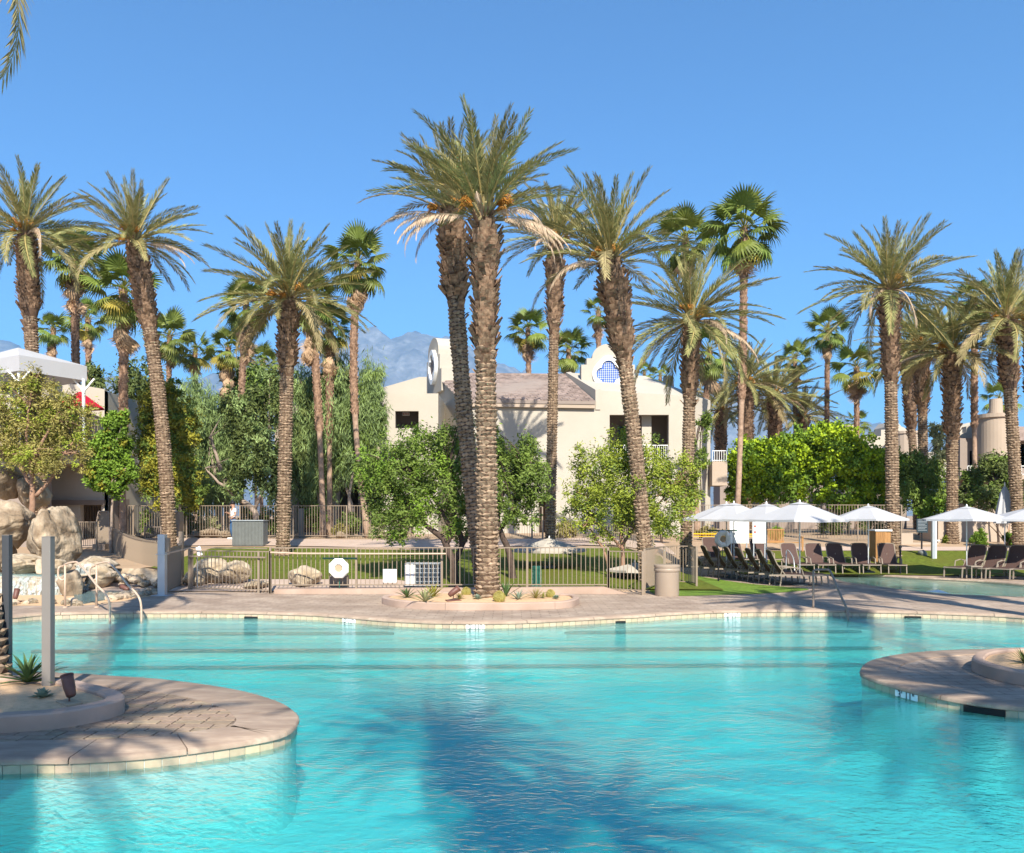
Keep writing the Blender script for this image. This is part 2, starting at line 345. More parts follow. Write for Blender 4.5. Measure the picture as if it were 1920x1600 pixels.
# ---------------------------------------------------------------- ground, deck and pool
def catmull(P, closed=False, k=8):
    P = [Vector((p[0], p[1])) for p in P]; n = len(P); out = []
    rng = range(n) if closed else range(n-1)
    for i in rng:
        if closed: p0, p1, p2, p3 = P[(i-1) % n], P[i], P[(i+1) % n], P[(i+2) % n]
        else: p0, p1, p2, p3 = P[max(i-1, 0)], P[i], P[i+1], P[min(i+2, n-1)]
        for j in range(k):
            t = j/k
            out.append(.5*((2*p1)+(p2-p0)*t+(2*p0-5*p1+4*p2-p3)*t*t+(3*p1-p0-3*p2+p3)*t**3))
    if not closed: out.append(P[-1])
    return out
def resample(C, step, closed=False):
    C = list(C)+([C[0]] if closed else [])
    d = [0]
    for a, b in zip(C, C[1:]): d.append(d[-1]+(b-a).length)
    n = max(2, int(round(d[-1]/step))); out = []
    j = 0
    for i in range(n if closed else n+1):
        s = d[-1]*i/n
        while j < len(d)-2 and d[j+1] < s: j += 1
        t = (s-d[j])/max(1e-9, d[j+1]-d[j]); out.append(C[j].lerp(C[j+1], t))
    return out
def offset(C, w, closed=False):           # to the left of travel
    n = len(C); out = []
    for i in range(n):
        a = C[(i-1) % n] if (closed or i > 0) else C[i]; b = C[(i+1) % n] if (closed or i < n-1) else C[i]
        t = (b-a).normalized(); out.append(C[i]+Vector((-t.y, t.x))*w)
    return out
def dk(px, py, z=0.0):
    d = FPX*(CH-z)/(py-HY); return Vector(((px-CX)/FPX*d, d))
WZ = -0.135                                # water level
FLOOR = -1.0
far_px = [(-380,1190),(-120,1168),(19,1156),(94,1150),(250,1147),(406,1147),(500,1148.5),(600,1152),(680,1158),(732,1162),(810,1165.5),(888,1166.5),(966,1165.5),(1045,1162),(1149,1156.5),(1200,1154),(1283,1148.5),(1367,1145.5),(1471,1144.5),(1592,1145),(1704,1147),(1790,1149.5),(1876,1153),(1920,1156),(2150,1172),(2400,1195)]
FAR = resample(catmull([dk(*p) for p in far_px]), .12)
LI_px = [(531,1372),(553,1352),(550,1337),(516,1316),(437,1294),(312,1276),(200,1268),(100,1262)]
LI = [dk(*p) for p in LI_px]+[Vector((-8.5,12.3)), Vector((-12.5,12.6)), Vector((-16,11.5)), Vector((-16,8.6)), Vector((-10,7.3)), Vector((-7,7.35)), dk(0,1424), dk(156,1420.5), dk(312,1409), dk(469,1387)]
LISL = resample(catmull(LI, True), .1, True)
RI_px = [(1920,1326),(1819,1314),(1732,1297.5),(1675,1283),(1623,1266),(1618,1255),(1632,1241),(1675,1230),(1732,1223),(1804,1219),(1920,1217.5)]
RI = [dk(*p) for p in RI_px]+[Vector((12,14.2)), Vector((15,13.2)), Vector((15.5,11)), Vector((12.8,9.6)), Vector((10.6,9.2)), Vector((8.8,9.15)), Vector((7.2,9.38)), Vector((6.4,9.6))]
RISL = resample(catmull(RI, True), .1, True)
def area(C): return sum(a.x*b.y-b.x*a.y for a, b in zip(C, C[1:]+C[:1]))/2
if area(LISL) < 0: LISL.reverse()
if area(RISL) < 0: RISL.reverse()

def sheet(name, outer, holes, z, m, label=None, zf=None):
    polys = [[Vector((p[0], p[1], 0)) for p in outer]]+[[Vector((p[0], p[1], 0)) for p in h] for h in holes]
    tris = tessellate_polygon(polys); flat = [v for p in polys for v in p]
    mb = MB(); mb.add([(v.x, v.y, zf(v.x, v.y) if zf else z) for v in flat], [tuple(t) for t in tris])
    o = mb.build(name, m, None, fix=False)
    me = o.data
    bm = bmesh.new(); bm.from_mesh(me)
    for f in bm.faces:
        if f.normal.z < 0: f.normal_flip()
    bm.to_mesh(me); bm.free()
    o['kind'] = 'structure'; return o
def ribbon(mb, C, z0, z1, closed=False):
    n = len(C); b = len(mb.v)
    for p in C: mb.v += [(p.x, p.y, z0), (p.x, p.y, z1)]
    for i in range(n if closed else n-1):
        j = (i+1) % n; mb.f.append((b+2*i, b+2*j, b+2*j+1, b+2*i+1))

# wading pool on the right
WP_px = [(1553,1079),(1575,1089),(1600,1094),(1647,1100.5),(1700,1106.5),(1747,1112),(1800,1115.5),(1900,1119),(2050,1122)]
WPn = [dk(*p) for p in WP_px]
WPf = [dk(2050,1104), dk(1920,1095), dk(1847,1089), dk(1747,1084), dk(1647,1078), dk(1590,1074.5), dk(1560,1074)]
WADE = resample(catmull(WPn+WPf, True), .2, True)
if area(WADE) < 0: WADE.reverse()
lowC = [p+Vector((0, .02)) for p in FAR]
deck_outer = lowC+[Vector((26, 17)), Vector((26, 32.3)), Vector((5.0, 32.3)), Vector((4.2, 24.6)), Vector((-13, 24.6)), Vector((-18, 24.6)), Vector((-18, 16))]
deck_outer[0] = lowC[0]
deck = sheet('pool_deck', deck_outer, [WADE], 0, M['deck'])
# deck on the photographer's side
near_deck = MB().box(-18, 18, -30, 3.0, -.2, 0).build('near_deck', M['deck']); near_deck['kind'] = 'structure'
# ground sheet: fine rows near, coarse far, sunk under the pool
ys = [-400, -30.2, -30, 24.4, 24.5, 24.6]+[25+.5*i for i in range(52)]+[52, 60, 80, 150, 400, 1200, 4000, 12000]
xs = [-9000, -2000, -400, -100, -50, -30, -22]+[-20+.8*i for i in range(58)]+[27, 30, 35, 45, 60, 100, 400, 2000, 9000]
mb = MB()
for y in ys:
    for x in xs:
        z = G(x, y)-.004
        if -30.1 < y < 24.55 and -17.9 < x < 25.9: z = -1.4
        elif y < 24.5: z = -.03
        if y > 24.55 and x > 4.2 and y < 32.2 and x < 25.9: z = -.6
        mb.v.append((x, y, z))
nx = len(xs)
for j in range(len(ys)-1):
    for i in range(nx-1): a = j*nx+i; mb.f.append((a, a+1, a+nx+1, a+nx))
gr = mb.build('ground', M['soil'], None, fix=False, smooth=True); gr['kind'] = 'structure'

def strip(name, x0, x1, lo, hi, dz, m, nx=60, ny=14):
    mb = MB()
    for j in range(ny+1):
        for i in range(nx+1):
            x = x0+(x1-x0)*i/nx; a = lo(x); b = hi(x); y = a+(b-a)*j/ny
            mb.v.append((x, y, G(x, y)+dz+(.004 if False else 0)))
    for j in range(ny):
        for i in range(nx): a = j*(nx+1)+i; mb.f.append((a, a+1, a+nx+2, a+nx+1))
    o = mb.build(name, m, None, fix=False, smooth=True); o['kind'] = 'structure'; return o
strip('lawn', -12.5, 6.2, lambda x: 26.8 if x < -4 else 26.8-1.9*sstep(-4, -1.5, x), lambda x: 35.4+.5*sin(x*.4), .03, M['lawn'])
strip('lawn_path', -12.5, -1.6, lambda x: 24.62, lambda x: 26.8-1.9*sstep(-4, -1.5, x)-.02, .025, M['path'])
strip('garden_path', -20, 7, lambda x: 36.2+.5*sin(x*.4), lambda x: 39.6+.4*sin(x*.3), .03, M['path'])
strip('side_lawn', 8.6, 30, lambda x: 31.6 if x < 12.3 else 31.6-.9*sstep(12.3, 18, x), lambda x: 37.3, .03, M['lawn'])
strip('side_path', 12.5, 30, lambda x: 37.4, lambda x: 38.6, .03, M['path'])
TURF = [dk(*p) for p in [(1240,1116.5),(1387,1115),(1440,1113),(1492,1109.5),(1517,1105),(1471,1101),(1387,1093),(1304,1080),(1250,1070),(1215,1095)]]
tf = sheet('turf_corner', resample(catmull(TURF, True), .3, True), [], .008, M['turf'])

# basin
mb = MB(); ribbon(mb, lowC, FLOOR, -.01)
basin = mb.build('pool_wall', M['plaster'], None, fix=False); basin['kind'] = 'structure'
fl = MB().quad((-20,2.5,FLOOR),(22,2.5,FLOOR),(22,21,FLOOR),(-20,21,FLOOR)).build('pool_floor', M['plaster'], None, fix=False); fl['kind'] = 'structure'
st = empty('pool_steps'); st['kind'] = 'structure'
lines = [(-.27, 17.75, 18.55), (-.47, 16.75, 17.5), (-.68, 16.05, 16.75)]
for z, ya, yb in lines:
    q = MB().prism([(-14, ya), (16, yb), (16, 21), (-14, 21)], FLOOR, z).build('step', M['steps'], st)
    l = MB().prism([(-9.5, ya+(yb-ya)*.15-.02), (7.5, ya+(yb-ya)*21.5/30-.02), (7.5, ya+(yb-ya)*21.5/30+.10), (-9.5, ya+(yb-ya)*.15+.10)], z-.05, z+.006).build('step_nosing', M['stepline'], st)
wt = MB().box(-19.8, 21.8, 2.9, 20.6, FLOOR-.2, WZ).build('pool_water', M['water'])
wt['kind'] = 'structure'
nw = MB().box(-20, 22, 2.6, 2.98, FLOOR, -.21).build('near_pool_wall', M['plaster']); nw['kind'] = 'structure'
# wading pool
mb = MB(); mb.prism(WADE, -.5, -.46)
wf = mb.build('wading_pool_floor', M['plaster']); wf['kind'] = 'structure'
mb = MB(); ribbon(mb, WADE, -.5, -.002, True); ww = mb.build('wading_pool_wall', M['tile'], None, fix=False); ww['kind'] = 'structure'
ws = MB().prism(offset(WADE, -.02, True), -.49, -.10).build('wading_pool_water', M['shallow']); ws['kind'] = 'structure'

def coping(C, width, seglen, closed, name_parent, parent, outward, gap=.006, lip=.03, z=0.0, thick=.055, y_in=None):
    # stones laid along curve C; 'outward' = -1/+1 side of the water
    step = (C[1]-C[0]).length; per = max(2, int(seglen/step)); n = len(C); i = 0
    N = n if closed else n-1
    Co = offset(C, lip*outward, closed); Co2 = offset(C, (lip-.022)*outward, closed); Ci = offset(C, -width*outward, closed)
    while i < N:
        j = min(i+per, N)
        if N-j < per/2: j = N
        mb = MB(); ks = list(range(i, j+1)); m_ = len(ks)
        for q, k in enumerate(ks):
            k2 = k % n
            def sh(arr):
                p = arr[k2]
                if q == 0: p = p.lerp(arr[(k2+1) % n], gap/step)
                if q == m_-1: p = p.lerp(arr[(k2-1) % n], gap/step)
                return p
            a, b, c = sh(Ci), sh(Co2), sh(Co)
            cs = [(a.x,a.y,z+.008),(b.x,b.y,z+.008),(c.x,c.y,z-.012),(c.x,c.y,z-thick+.008),(b.x,b.y,z-thick),(a.x,a.y,z-thick)]
            mb.v += cs
        for q in range(m_-1):
            for e in range(6):
                a = q*6+e; b = q*6+(e+1) % 6; mb.f.append((a, b, b+6, a+6))
        mb.f.append(tuple(range(6))); mb.f.append(tuple((m_-1)*6+e for e in range(6))[::-1])
        o = mb.build('coping_stone', M['coping'], parent, fix=True)
        autosmooth(o, 50)
        i = j
tile_me = MB().box(-.073, .073, -.008, .008, -.13, 0).mesh('waterline_tile'); tile_me.materials.append(M['tile'])
def tiles(C, closed, parent, outward, x0, x1, y0=None, y1=None, z=-.055, skip=()):
    T = resample(C, .152, closed); n = len(T); To = offset(T, .004*outward, closed)
    for i in range(n if closed else n-1):
        a = To[i]; b = To[(i+1) % n]; m_ = (a+b)/2
        if not (x0 < m_.x < x1): continue
        if y0 is not None and m_.y < y0: continue
        if y1 is not None and m_.y > y1: continue
        if any(abs(m_.x-sx) < sw-.06 and (sy is None or abs(m_.y-sy) < .8) for sx, sy, sw in skip): continue
        o = bpy.data.objects.new('tile', tile_me); COL.objects.link(o); o.parent = parent
        o.location = (m_.x, m_.y, z-.002); o.rotation_euler = (0, 0, atan2(b.y-a.y, b.x-a.x))
def curve_at(C, x, upper=None):
    best = min((p for p in C if upper is None or (p.y > upper)), key=lambda p: abs(p.x-x)); return best
# far edge
far_edge = empty('pool_edge'); far_edge['kind'] = 'structure'
SK = [(470,1148,.19),(1165,1158,.17),(1724,1149,.28)]
skips = []
for px, py, hw in SK:
    p = dk(px, py); c = curve_at(FAR, p.x); skips.append((c.x, None, 0))
coping(FAR, .30, 1.6, False, None, far_edge, -1)
tiles([p for p in FAR], False, far_edge, -1, -12.5, 12.8, skip=skips)
for (px, py, hw), s_ in zip(SK, skips):
    c = curve_at(FAR, s_[0])
    sk_ = MB().box(c.x-hw, c.x+hw, c.y-.035, c.y+.012, -.135-.03, -.10).build('skimmer_mouth', M['dark'], far_edge)  # solid near-black box, the slot's inner shade as colour
wade_edge = empty('wading_pool_edge'); wade_edge['kind'] = 'structure'
coping(WADE, .28, 1.7, True, None, wade_edge, +1)

# depth numbers on the waterline
def text_mesh(body, size, m, parent, loc, rot, name='number', ext=.001):
    cu = bpy.data.curves.new(name, 'FONT'); cu.body = body; cu.size = size; cu.align_x = 'CENTER'; cu.align_y = 'CENTER'; cu.extrude = ext; cu.offset = size*.008
    o = bpy.data.objects.new(name, cu); COL.objects.link(o)
    bpy.context.view_layer.update()
    dg = bpy.context.evaluated_depsgraph_get(); me = bpy.data.meshes.new_from_object(o.evaluated_get(dg))
    bpy.data.objects.remove(o); bpy.data.curves.remove(cu)
    me.materials.clear(); me.materials.append(m)
    o = bpy.data.objects.new(name, me); COL.objects.link(o); o.parent = parent; o.location = loc; o.rotation_euler = rot
    return o
def depth_mark(c, tdir, parent, txt="3' 11\""):
    ang = atan2(tdir.y, tdir.x); nrm = Vector((tdir.y, -tdir.x))
    p = c+nrm*.022
    b = MB().box(-.19, .19, -.004, .004, -.034, .045).build('number_tile', M['ivory'], parent, loc=(p.x, p.y, -.10)); b.rotation_euler = (0, 0, ang)
    t = text_mesh(txt, .125, M['black'], parent, (p.x+nrm.x*.007, p.y+nrm.y*.007, -.102), (radians(90), 0, ang))
def tangent(C, c, want_right=True):
    i = min(range(len(C)), key=lambda k: (C[k]-c).length); n = len(C)
    t = (C[(i+1) % n]-C[i-1]).normalized()
    return t if (t.x > 0) == want_right else -t
for px, py in ((653,1158),(886,1167),(1380,1147)):
    p = dk(px, py); c = curve_at(FAR, p.x); depth_mark(c, tangent(FAR, c), far_edge)

def island(name, C, seglen, width, tile_rng, skip=()):
    t = empty(name); t['kind'] = 'structure'
    MB().prism(offset(C, .0, True), FLOOR, -.03).build('island_core', M['plaster'], t)
    coping(C, width, seglen, True, None, t, -1, lip=.035)
    Ci = offset(C, width-.012, True); Ci = [p for p in Ci if min((p-q).length for q in C[::2]) > width-.06]
    MB().prism(offset(C, .08, True), -.028, -.003).build('paving_bed', M['joint'] if 'left' in name else M['deck'], t)
    tiles(C, True, t, -1, *tile_rng, skip=skip)
    return t, Ci
# (area positive = counter-clockwise, left of travel is inside, so 'outward' is -1)
li, LIin = island('left_island', LISL, 1.05, .62, (-6.6, -1.5), ())
c_ = min(RISL, key=lambda p: (p-dk(1853,1320)).length)
ri, RIin = island('right_island', RISL, 1.5, .45, (4.5, 8.6), skip=[])
tr_ = tangent(RISL, c_); o_ = MB().box(-.22, .22, -.03, .01, -.075, .0).build('skimmer_mouth', M['dark'], ri, loc=(c_.x, c_.y, -.06)); o_.rotation_euler = (0,0,atan2(tr_.y, tr_.x))  # dark box with the shade of the slot painted in
c_ = min(RISL, key=lambda p: (p-dk(1708,1290)).length); depth_mark(c_, tangent(RISL, c_), ri)
# bricks of the left island, cut to the curve
def clip(poly, C):                         # poly against convex counter-clockwise C
    out = poly; n = len(C)
    for i in range(0, n):
        a = C[i]; b = C[(i+1) % n]; e = b-a; inp = out; out = []
        if not inp: return []
        for k in range(len(inp)):
            p = inp[k]; q = inp[(k+1) % len(inp)]
            sp = e.x*(p.y-a.y)-e.y*(p.x-a.x); sq = e.x*(q.y-a.y)-e.y*(q.x-a.x)
            if sp >= 0: out.append(p)
            if (sp >= 0) != (sq >= 0):
                t = sp/(sp-sq); out.append(p.lerp(q, t))
    return out
PL_left = [dk(-60,1377),dk(0,1376),dk(94,1369.5),dk(156,1360),dk(219,1345),dk(234,1333),dk(214,1320.5),dk(170,1309),dk(140,1301.5),dk(90,1296),dk(0,1292)]+[Vector((-7.6,10.95)),Vector((-8.6,10.2)),Vector((-8.2,8.9))]
PLL = resample(catmull(PL_left, True), .1, True)
if area(PLL) < 0: PLL.reverse()
hullC = [p for p in resample(LIin, .45, True)]
def inside(p, C):
    c = False; n = len(C)
    for i in range(n):
        a = C[i]; b = C[(i+1) % n]
        if (a.y > p.y) != (b.y > p.y) and p.x < (b.x-a.x)*(p.y-a.y)/(b.y-a.y)+a.x: c = not c
    return c
PLin = offset(PLL, .12, True)
bl, bh_ = .31, .155; row = 0; y = 7.6; nb = 0
conv = [p for p in hullC if p.x > -9.5]
xm = min(p.x for p in conv)
while y < 12.2:
    x = -7.0+(0 if row % 2 else bl/2)
    while x < -2.2:
        w = bl*(1 if R.random() < .75 else .5)
        g = .008
        rect = [Vector((x+g, y+g)), Vector((x+w-g, y+g)), Vector((x+w-g, y+bh_-g)), Vector((x+g, y+bh_-g))]
        cen = (rect[0]+rect[2])/2
        cp = clip(rect, conv)
        if len(cp) >= 3 and abs(area(cp)) > .004 and not inside(cen, PLin) and cen.x > -6.5:
            zt = .006+R.uniform(-.0015, .0015)
            b = len(cp); o = MB(); o.v = [((p.x-cen.x), (p.y-cen.y), -.02) for p in cp]+[((p.x-cen.x)*.985, (p.y-cen.y)*.97, zt) for p in cp]
            o.f = [tuple(range(b, 2*b))]+[(i, (i+1) % b, (i+1) % b+b, i+b) for i in range(b)]
            o.build('brick', M['brick'], li, loc=(cen.x, cen.y, 0)); nb += 1
        x += w
    y += bh_; row += 1

def planter(name, C, h, w, label, seg=2.4, sand_z=None):
    t = empty(name, (0,0,0), 0, label, 'planter')
    step = (C[1]-C[0]).length; n = len(C); per = int(seg/step); Ci = offset(C, w, True); Cb = offset(C, .02, True); Cib = offset(C, w-.02, True)
    i = 0
    while i < n:
        j = min(i+per, n)
        if n-j < per*.5: j = n
        mb = MB(); ks = list(range(i, j+1)); m_ = len(ks)
        for q, k in enumerate(ks):
            k2 = k % n
            def sh(arr):
                p = arr[k2]
                if q == 0: p = p.lerp(arr[(k2+1) % n], .004/step)
                if q == m_-1: p = p.lerp(arr[(k2-1) % n], .004/step)
                return p
            o_, ob, ib, i_ = sh(C), sh(Cb), sh(Cib), sh(Ci)
            mb.v += [(o_.x,o_.y,.002),(o_.x,o_.y,h-.02),(ob.x,ob.y,h),(ib.x,ib.y,h),(i_.x,i_.y,h-.02),(i_.x,i_.y,.002)]
        for q in range(m_-1):
            for e in range(6):
                a = q*6+e; b = q*6+(e+1) % 6; mb.f.append((a, b, b+6, a+6))
        mb.f.append(tuple(range(6))); mb.f.append(tuple((m_-1)*6+e for e in range(6))[::-1])
        o = mb.build('kerb_stone', M['kerb'], t); autosmooth(o, 40)
        i = j
    sz = h-.045 if sand_z is None else sand_z
    # sand with a slight crown
    mb = MB(); cen = sum(Ci, Vector((0,0)))/len(Ci); rings = 10; nn = len(Ci)
    for r in range(rings+1):
        f = 1-r/rings
        for p in Ci:
            q = cen+(p-cen)*f
            mb.v.append((q.x, q.y, sz+.06*(1-f*f)+.012*mnoise.noise(Vector((q.x*3, q.y*3, 1)))))
    for r in range(rings):
        for k in range(nn):
            a = r*nn+k; b = r*nn+(k+1) % nn; mb.f.append((a, b, b+nn, a+nn))
    s = mb.build('sand_bed', M['sand'], t, fix=True, smooth=True)
    return t
planter('left_planter', PLL, .18, .2, 'long low pink concrete planter with sand on the near left brick island')
PC = [dk(716.5,1130.5),dk(722,1134.5),dk(750,1139.5),dk(810,1144),dk(895,1145),dk(966,1144.5),dk(1040,1142.5),dk(1071,1139.5),dk(1084,1134.5),dk(1085,1131),dk(1070,1126),dk(1000,1122.5),dk(900,1121),dk(800,1122),dk(735,1126)]
PCC = resample(catmull(PC, True), .1, True)
if area(PCC) < 0: PCC.reverse()
planter('centre_planter', PCC, .17, .16, 'low pink planter with cacti and agaves around the twin palm in the middle', seg=2.6)
PR = [dk(1822,1256),dk(1826,1261),dk(1850,1271),dk(1882,1279.5),dk(1920,1286.5),dk(2000,1296),Vector((9.6,11.0)),Vector((10.6,12.0)),Vector((9.8,12.9)),dk(1990,1236),dk(1920,1236),dk(1866,1238),dk(1833,1245)]
PRR = resample(catmull(PR, True), .1, True)
if area(PRR) < 0: PRR.reverse()
planter('right_planter', PRR, .18, .16, 'low planter with a sand bed on the right island, one kerb joint in front', seg=2.2)
# ---------------------------------------------------------------- palms
def frond_mesh(name, L, bend, m, n=76, leafL=.48, seed=0, vee=.45, sparse=0., twist=0., hang=0., start=.14, wid=.062):
    rr = random.Random(seed); vs = []; fs = []; mi = []
    K = 14; pts = []; p = Vector((0,0,0)); ang = 0
    for k in range(K+1):
        pts.append((p.copy(), ang)); ang = -radians(bend)*((k+1)/K)**1.5
        p = p+Vector((cos(ang), sin(radians(twist))*.3*(k/K)**2, sin(ang)))*(L/K)
    def pt(t):
        f = t*K; k = min(K-1, int(f)); a, aa = pts[k]; b, ab = pts[k+1]; w = f-k
        return a.lerp(b, w), (b-a).normalized()
    # rachis
    for k in range(K+1):
        q, a = pts[k]; r = .028*(1-k/K)**.8+.004; 
        vs += [(q.x, q.y-r, q.z), (q.x, q.y+r, q.z), (q.x, q.y, q.z-r*1.2)]
    for k in range(K):
        a = k*3
        for e in range(3): fs.append((a+e, a+(e+1)%3, a+(e+1)%3+3, a+e+3)); mi.append(1)
    for i in range(n):
        t = start+(1-start)*(i+.5)/n; q, T = pt(t)
        env = min(1, (t-start+.03)*7)*(1-.62*max(0, (t-.45)/.55)**1.5)
        for s in (-1, 1):
            if rr.random() < sparse: continue
            S = Vector((0, s, 0)); N = T.cross(Vector((0,1,0))).normalized()
            if N.z < 0 and abs(T.z) < .95: N = -N
            fw = radians(rr.uniform(34, 50)-14*t); v = vee+rr.uniform(-.25, .25)
            d = (T*cos(fw)+S*sin(fw)*cos(v)+N*sin(fw)*sin(v)).normalized()
            d = (d+Vector((0,0,-1))*hang*rr.uniform(.7, 1.3)).normalized()
            l = leafL*env*rr.uniform(.85, 1.15); w = T*wid*.5
            mid = q+d*l*.45; tip = q+d*l+Vector((0,0,-.03-.05*rr.random()))*l*2
            b = len(vs); vs += [tuple(q), tuple(mid-w), tuple(tip), tuple(mid+w)]; fs.append((b, b+1, b+2, b+3)); mi.append(0)
    me = bpy.data.meshes.new(name); me.from_pydata([tuple(v) for v in vs], [], fs)
    me.materials.append(m); me.materials.append(M['rachis'] if m is M['frond'] else m)
    me.polygons.foreach_set('material_index', mi); return me
FR = [frond_mesh('frond', 3.2, b, M['frond'], seed=i, vee=v, twist=tw) for i, (b, v, tw) in enumerate([(10,.6,10),(20,.5,-15),(30,.5,20),(42,.4,-20),(58,.35,25),(25,.7,-25),(36,.3,15)])]
FO = [frond_mesh('frond', 3.2, b, M['frondold'], seed=20+i, vee=v, twist=tw, sparse=.1) for i, (b, v, tw) in enumerate([(55,.2,10),(75,.1,-15)])]
FD = [frond_mesh('dead_frond', 3.0, b, M['dead'], n=54, leafL=.36, seed=40+i, vee=-.5, hang=.8, sparse=.1, twist=tw, wid=.05) for i, (b, tw) in enumerate([(70,10),(88,-20),(105,15)])]
def cluster_mesh(seed):
    rr = random.Random(seed); mb = MB()
    for k in range(40):
        a = rr.uniform(0, 2*pi); e = rr.uniform(.0, .5)
        p0 = Vector((0,0,0)); p1 = Vector((.35, 0, .05)); 
        d = Vector((cos(.5)*1, sin(a)*e, -.35+cos(a)*e)).normalized()
        p2 = p1+d*rr.uniform(.35, .6); p3 = p2+Vector((.03, 0, -.18))
        mb.tube([p1, p2, p3], [.008, .012, .01], 3, False)
        for j in range(5):
            f = rr.uniform(.3, 1); q = p1.lerp(p2, f)+Vector((rr.uniform(-.03,.03), rr.uniform(-.03,.03), rr.uniform(-.06,.0))); r = .022
            mb.add([q+Vector((r,0,0)), q+Vector((0,r,0)), q+Vector((-r,0,0)), q+Vector((0,-r,0)), q+Vector((0,0,r*1.4)), q-Vector((0,0,r*1.4))], [(0,1,4),(1,2,4),(2,3,4),(3,0,4),(1,0,5),(2,1,5),(3,2,5),(0,3,5)])
    mb.tube([(0,0,0),(.2,0,.06),(.4,0,.03)], .02, 4, False)
    me = mb.mesh('date_cluster'); me.materials.append(M['fruit']); return me
CM = [cluster_mesh(1), cluster_mesh(2)]

def orient(o, az, pitch, roll, s):
    o.rotation_mode = 'QUATERNION'
    q = Matrix.Rotation(az, 3, 'Z') @ Matrix.Rotation(-pitch, 3, 'Y') @ Matrix.Rotation(roll, 3, 'X')
    o.rotation_quaternion = q.to_quaternion(); o.scale = (s, s, s)

def trunk_build(P, rad, z_boot, seed, kind='date', pieces=None, dens=1.0):
    """P: centreline points, rad: function of 0..1, z_boot: fraction where the rough upper part starts"""
    rr = random.Random(seed); L = sum((b-a).length for a, b in zip(P, P[1:]))
    cum = [0]
    for a, b in zip(P, P[1:]): cum.append(cum[-1]+(b-a).length)
    def pos(t):
        s = t*L
        for i in range(len(P)-1):
            if s <= cum[i+1] or i == len(P)-2:
                w = (s-cum[i])/(cum[i+1]-cum[i]); return P[i].lerp(P[i+1], w), (P[i+1]-P[i]).normalized()
    core = MB(); nseg = 26
    core.tube([pos(i/nseg)[0] for i in range(nseg+1)], [rad(i/nseg)*.97 for i in range(nseg+1)], 14)
    low = MB(); boots = MB(); singles = []
    n = 6 if kind == 'date' else 8
    hstep = (.112 if kind == 'date' else .16)/dens
    row = 0; s = .02
    while s < L-.02:
        t = s/L; c, T = pos(t); r = rad(t)
        sx = T.cross(Vector((0,1,0))).normalized(); sy = T.cross(sx)
        up = t > z_boot
        nn = n if not up else int(n*1.25)
        for k in range(nn):
            a = 2*pi*(k+(.5 if row % 2 else 0)+rr.uniform(-.08, .08))/nn; da = pi/nn
            def q(aa, h, rf): return c+(sx*cos(aa)+sy*sin(aa))*rf+T*h
            if not up and not (kind == 'date' and rr.random() < .7*max(0, 1-(z_boot-t)/.09)):
                h = hstep*rr.uniform(.9, 1.25)
                if kind == 'date':
                    o = rr.uniform(.03, .06)*(r/.27); tw_ = rr.uniform(-.03, .03)
                    vs = [q(a-da*1.12, h*.12, r*.965), q(a-da*.45, h*-.30, r*.98), q(a+da*.45, h*-.30, r*.98), q(a+da*1.12, h*.12, r*.965), q(a-da*.78, h*.30+tw_, r+o*.75), q(a, h*.42+tw_, r+o), q(a+da*.78, h*.30-tw_, r+o*.75), q(a-da*.6, h*.62, r*.955), q(a+da*.6, h*.62, r*.955)]
                    fs = [(0,1,4),(1,5,4),(1,2,5),(2,6,5),(2,3,6),(0,4,7),(4,5,7),(5,8,7),(5,6,8),(6,3,8)]
                else:
                    o = .012; vs = [q(a-da, 0, r*.98), q(a+da, 0, r*.98), q(a+da*.8, h, r+o), q(a-da*.8, h, r+o)]; fs = [(0,1,2,3)]
                if pieces and (a % (2*pi)) is not None: singles.append((vs, fs))
                else: low.add(vs, fs)
            else:
                # leaf base stub: a tapering wedge pointing up and out
                l = rr.uniform(.08, .26)*(1 if kind == 'date' else .8); o = rr.uniform(.03, .16)*(1.15 if kind == 'date' else .6); w = da*rr.uniform(.6, 1.0); sk_ = rr.uniform(-.4, .4)*da
                vs = [q(a-w, -.06, r*.93), q(a+w, -.06, r*.93), q(a+w*.55+sk_, l, r+o), q(a-w*.55+sk_, l, r+o), q(a+w*.4+sk_, l*.95, r+o-.045), q(a-w*.4+sk_, l*.95, r+o-.045)]
                fs = [(0,1,2,3),(3,2,4,5),(1,4,2),(0,3,5)]
                boots.add(vs, fs)
        row += 1; s += hstep if not up else .085
    return core, low, boots, singles, pos

def palm_line(base, top, bend):
    pts = []
    for i in range(13):
        t = i/12; p = base.lerp(top, t)
        p.x += bend*4*t*(1-t); pts.append(p)
    return pts

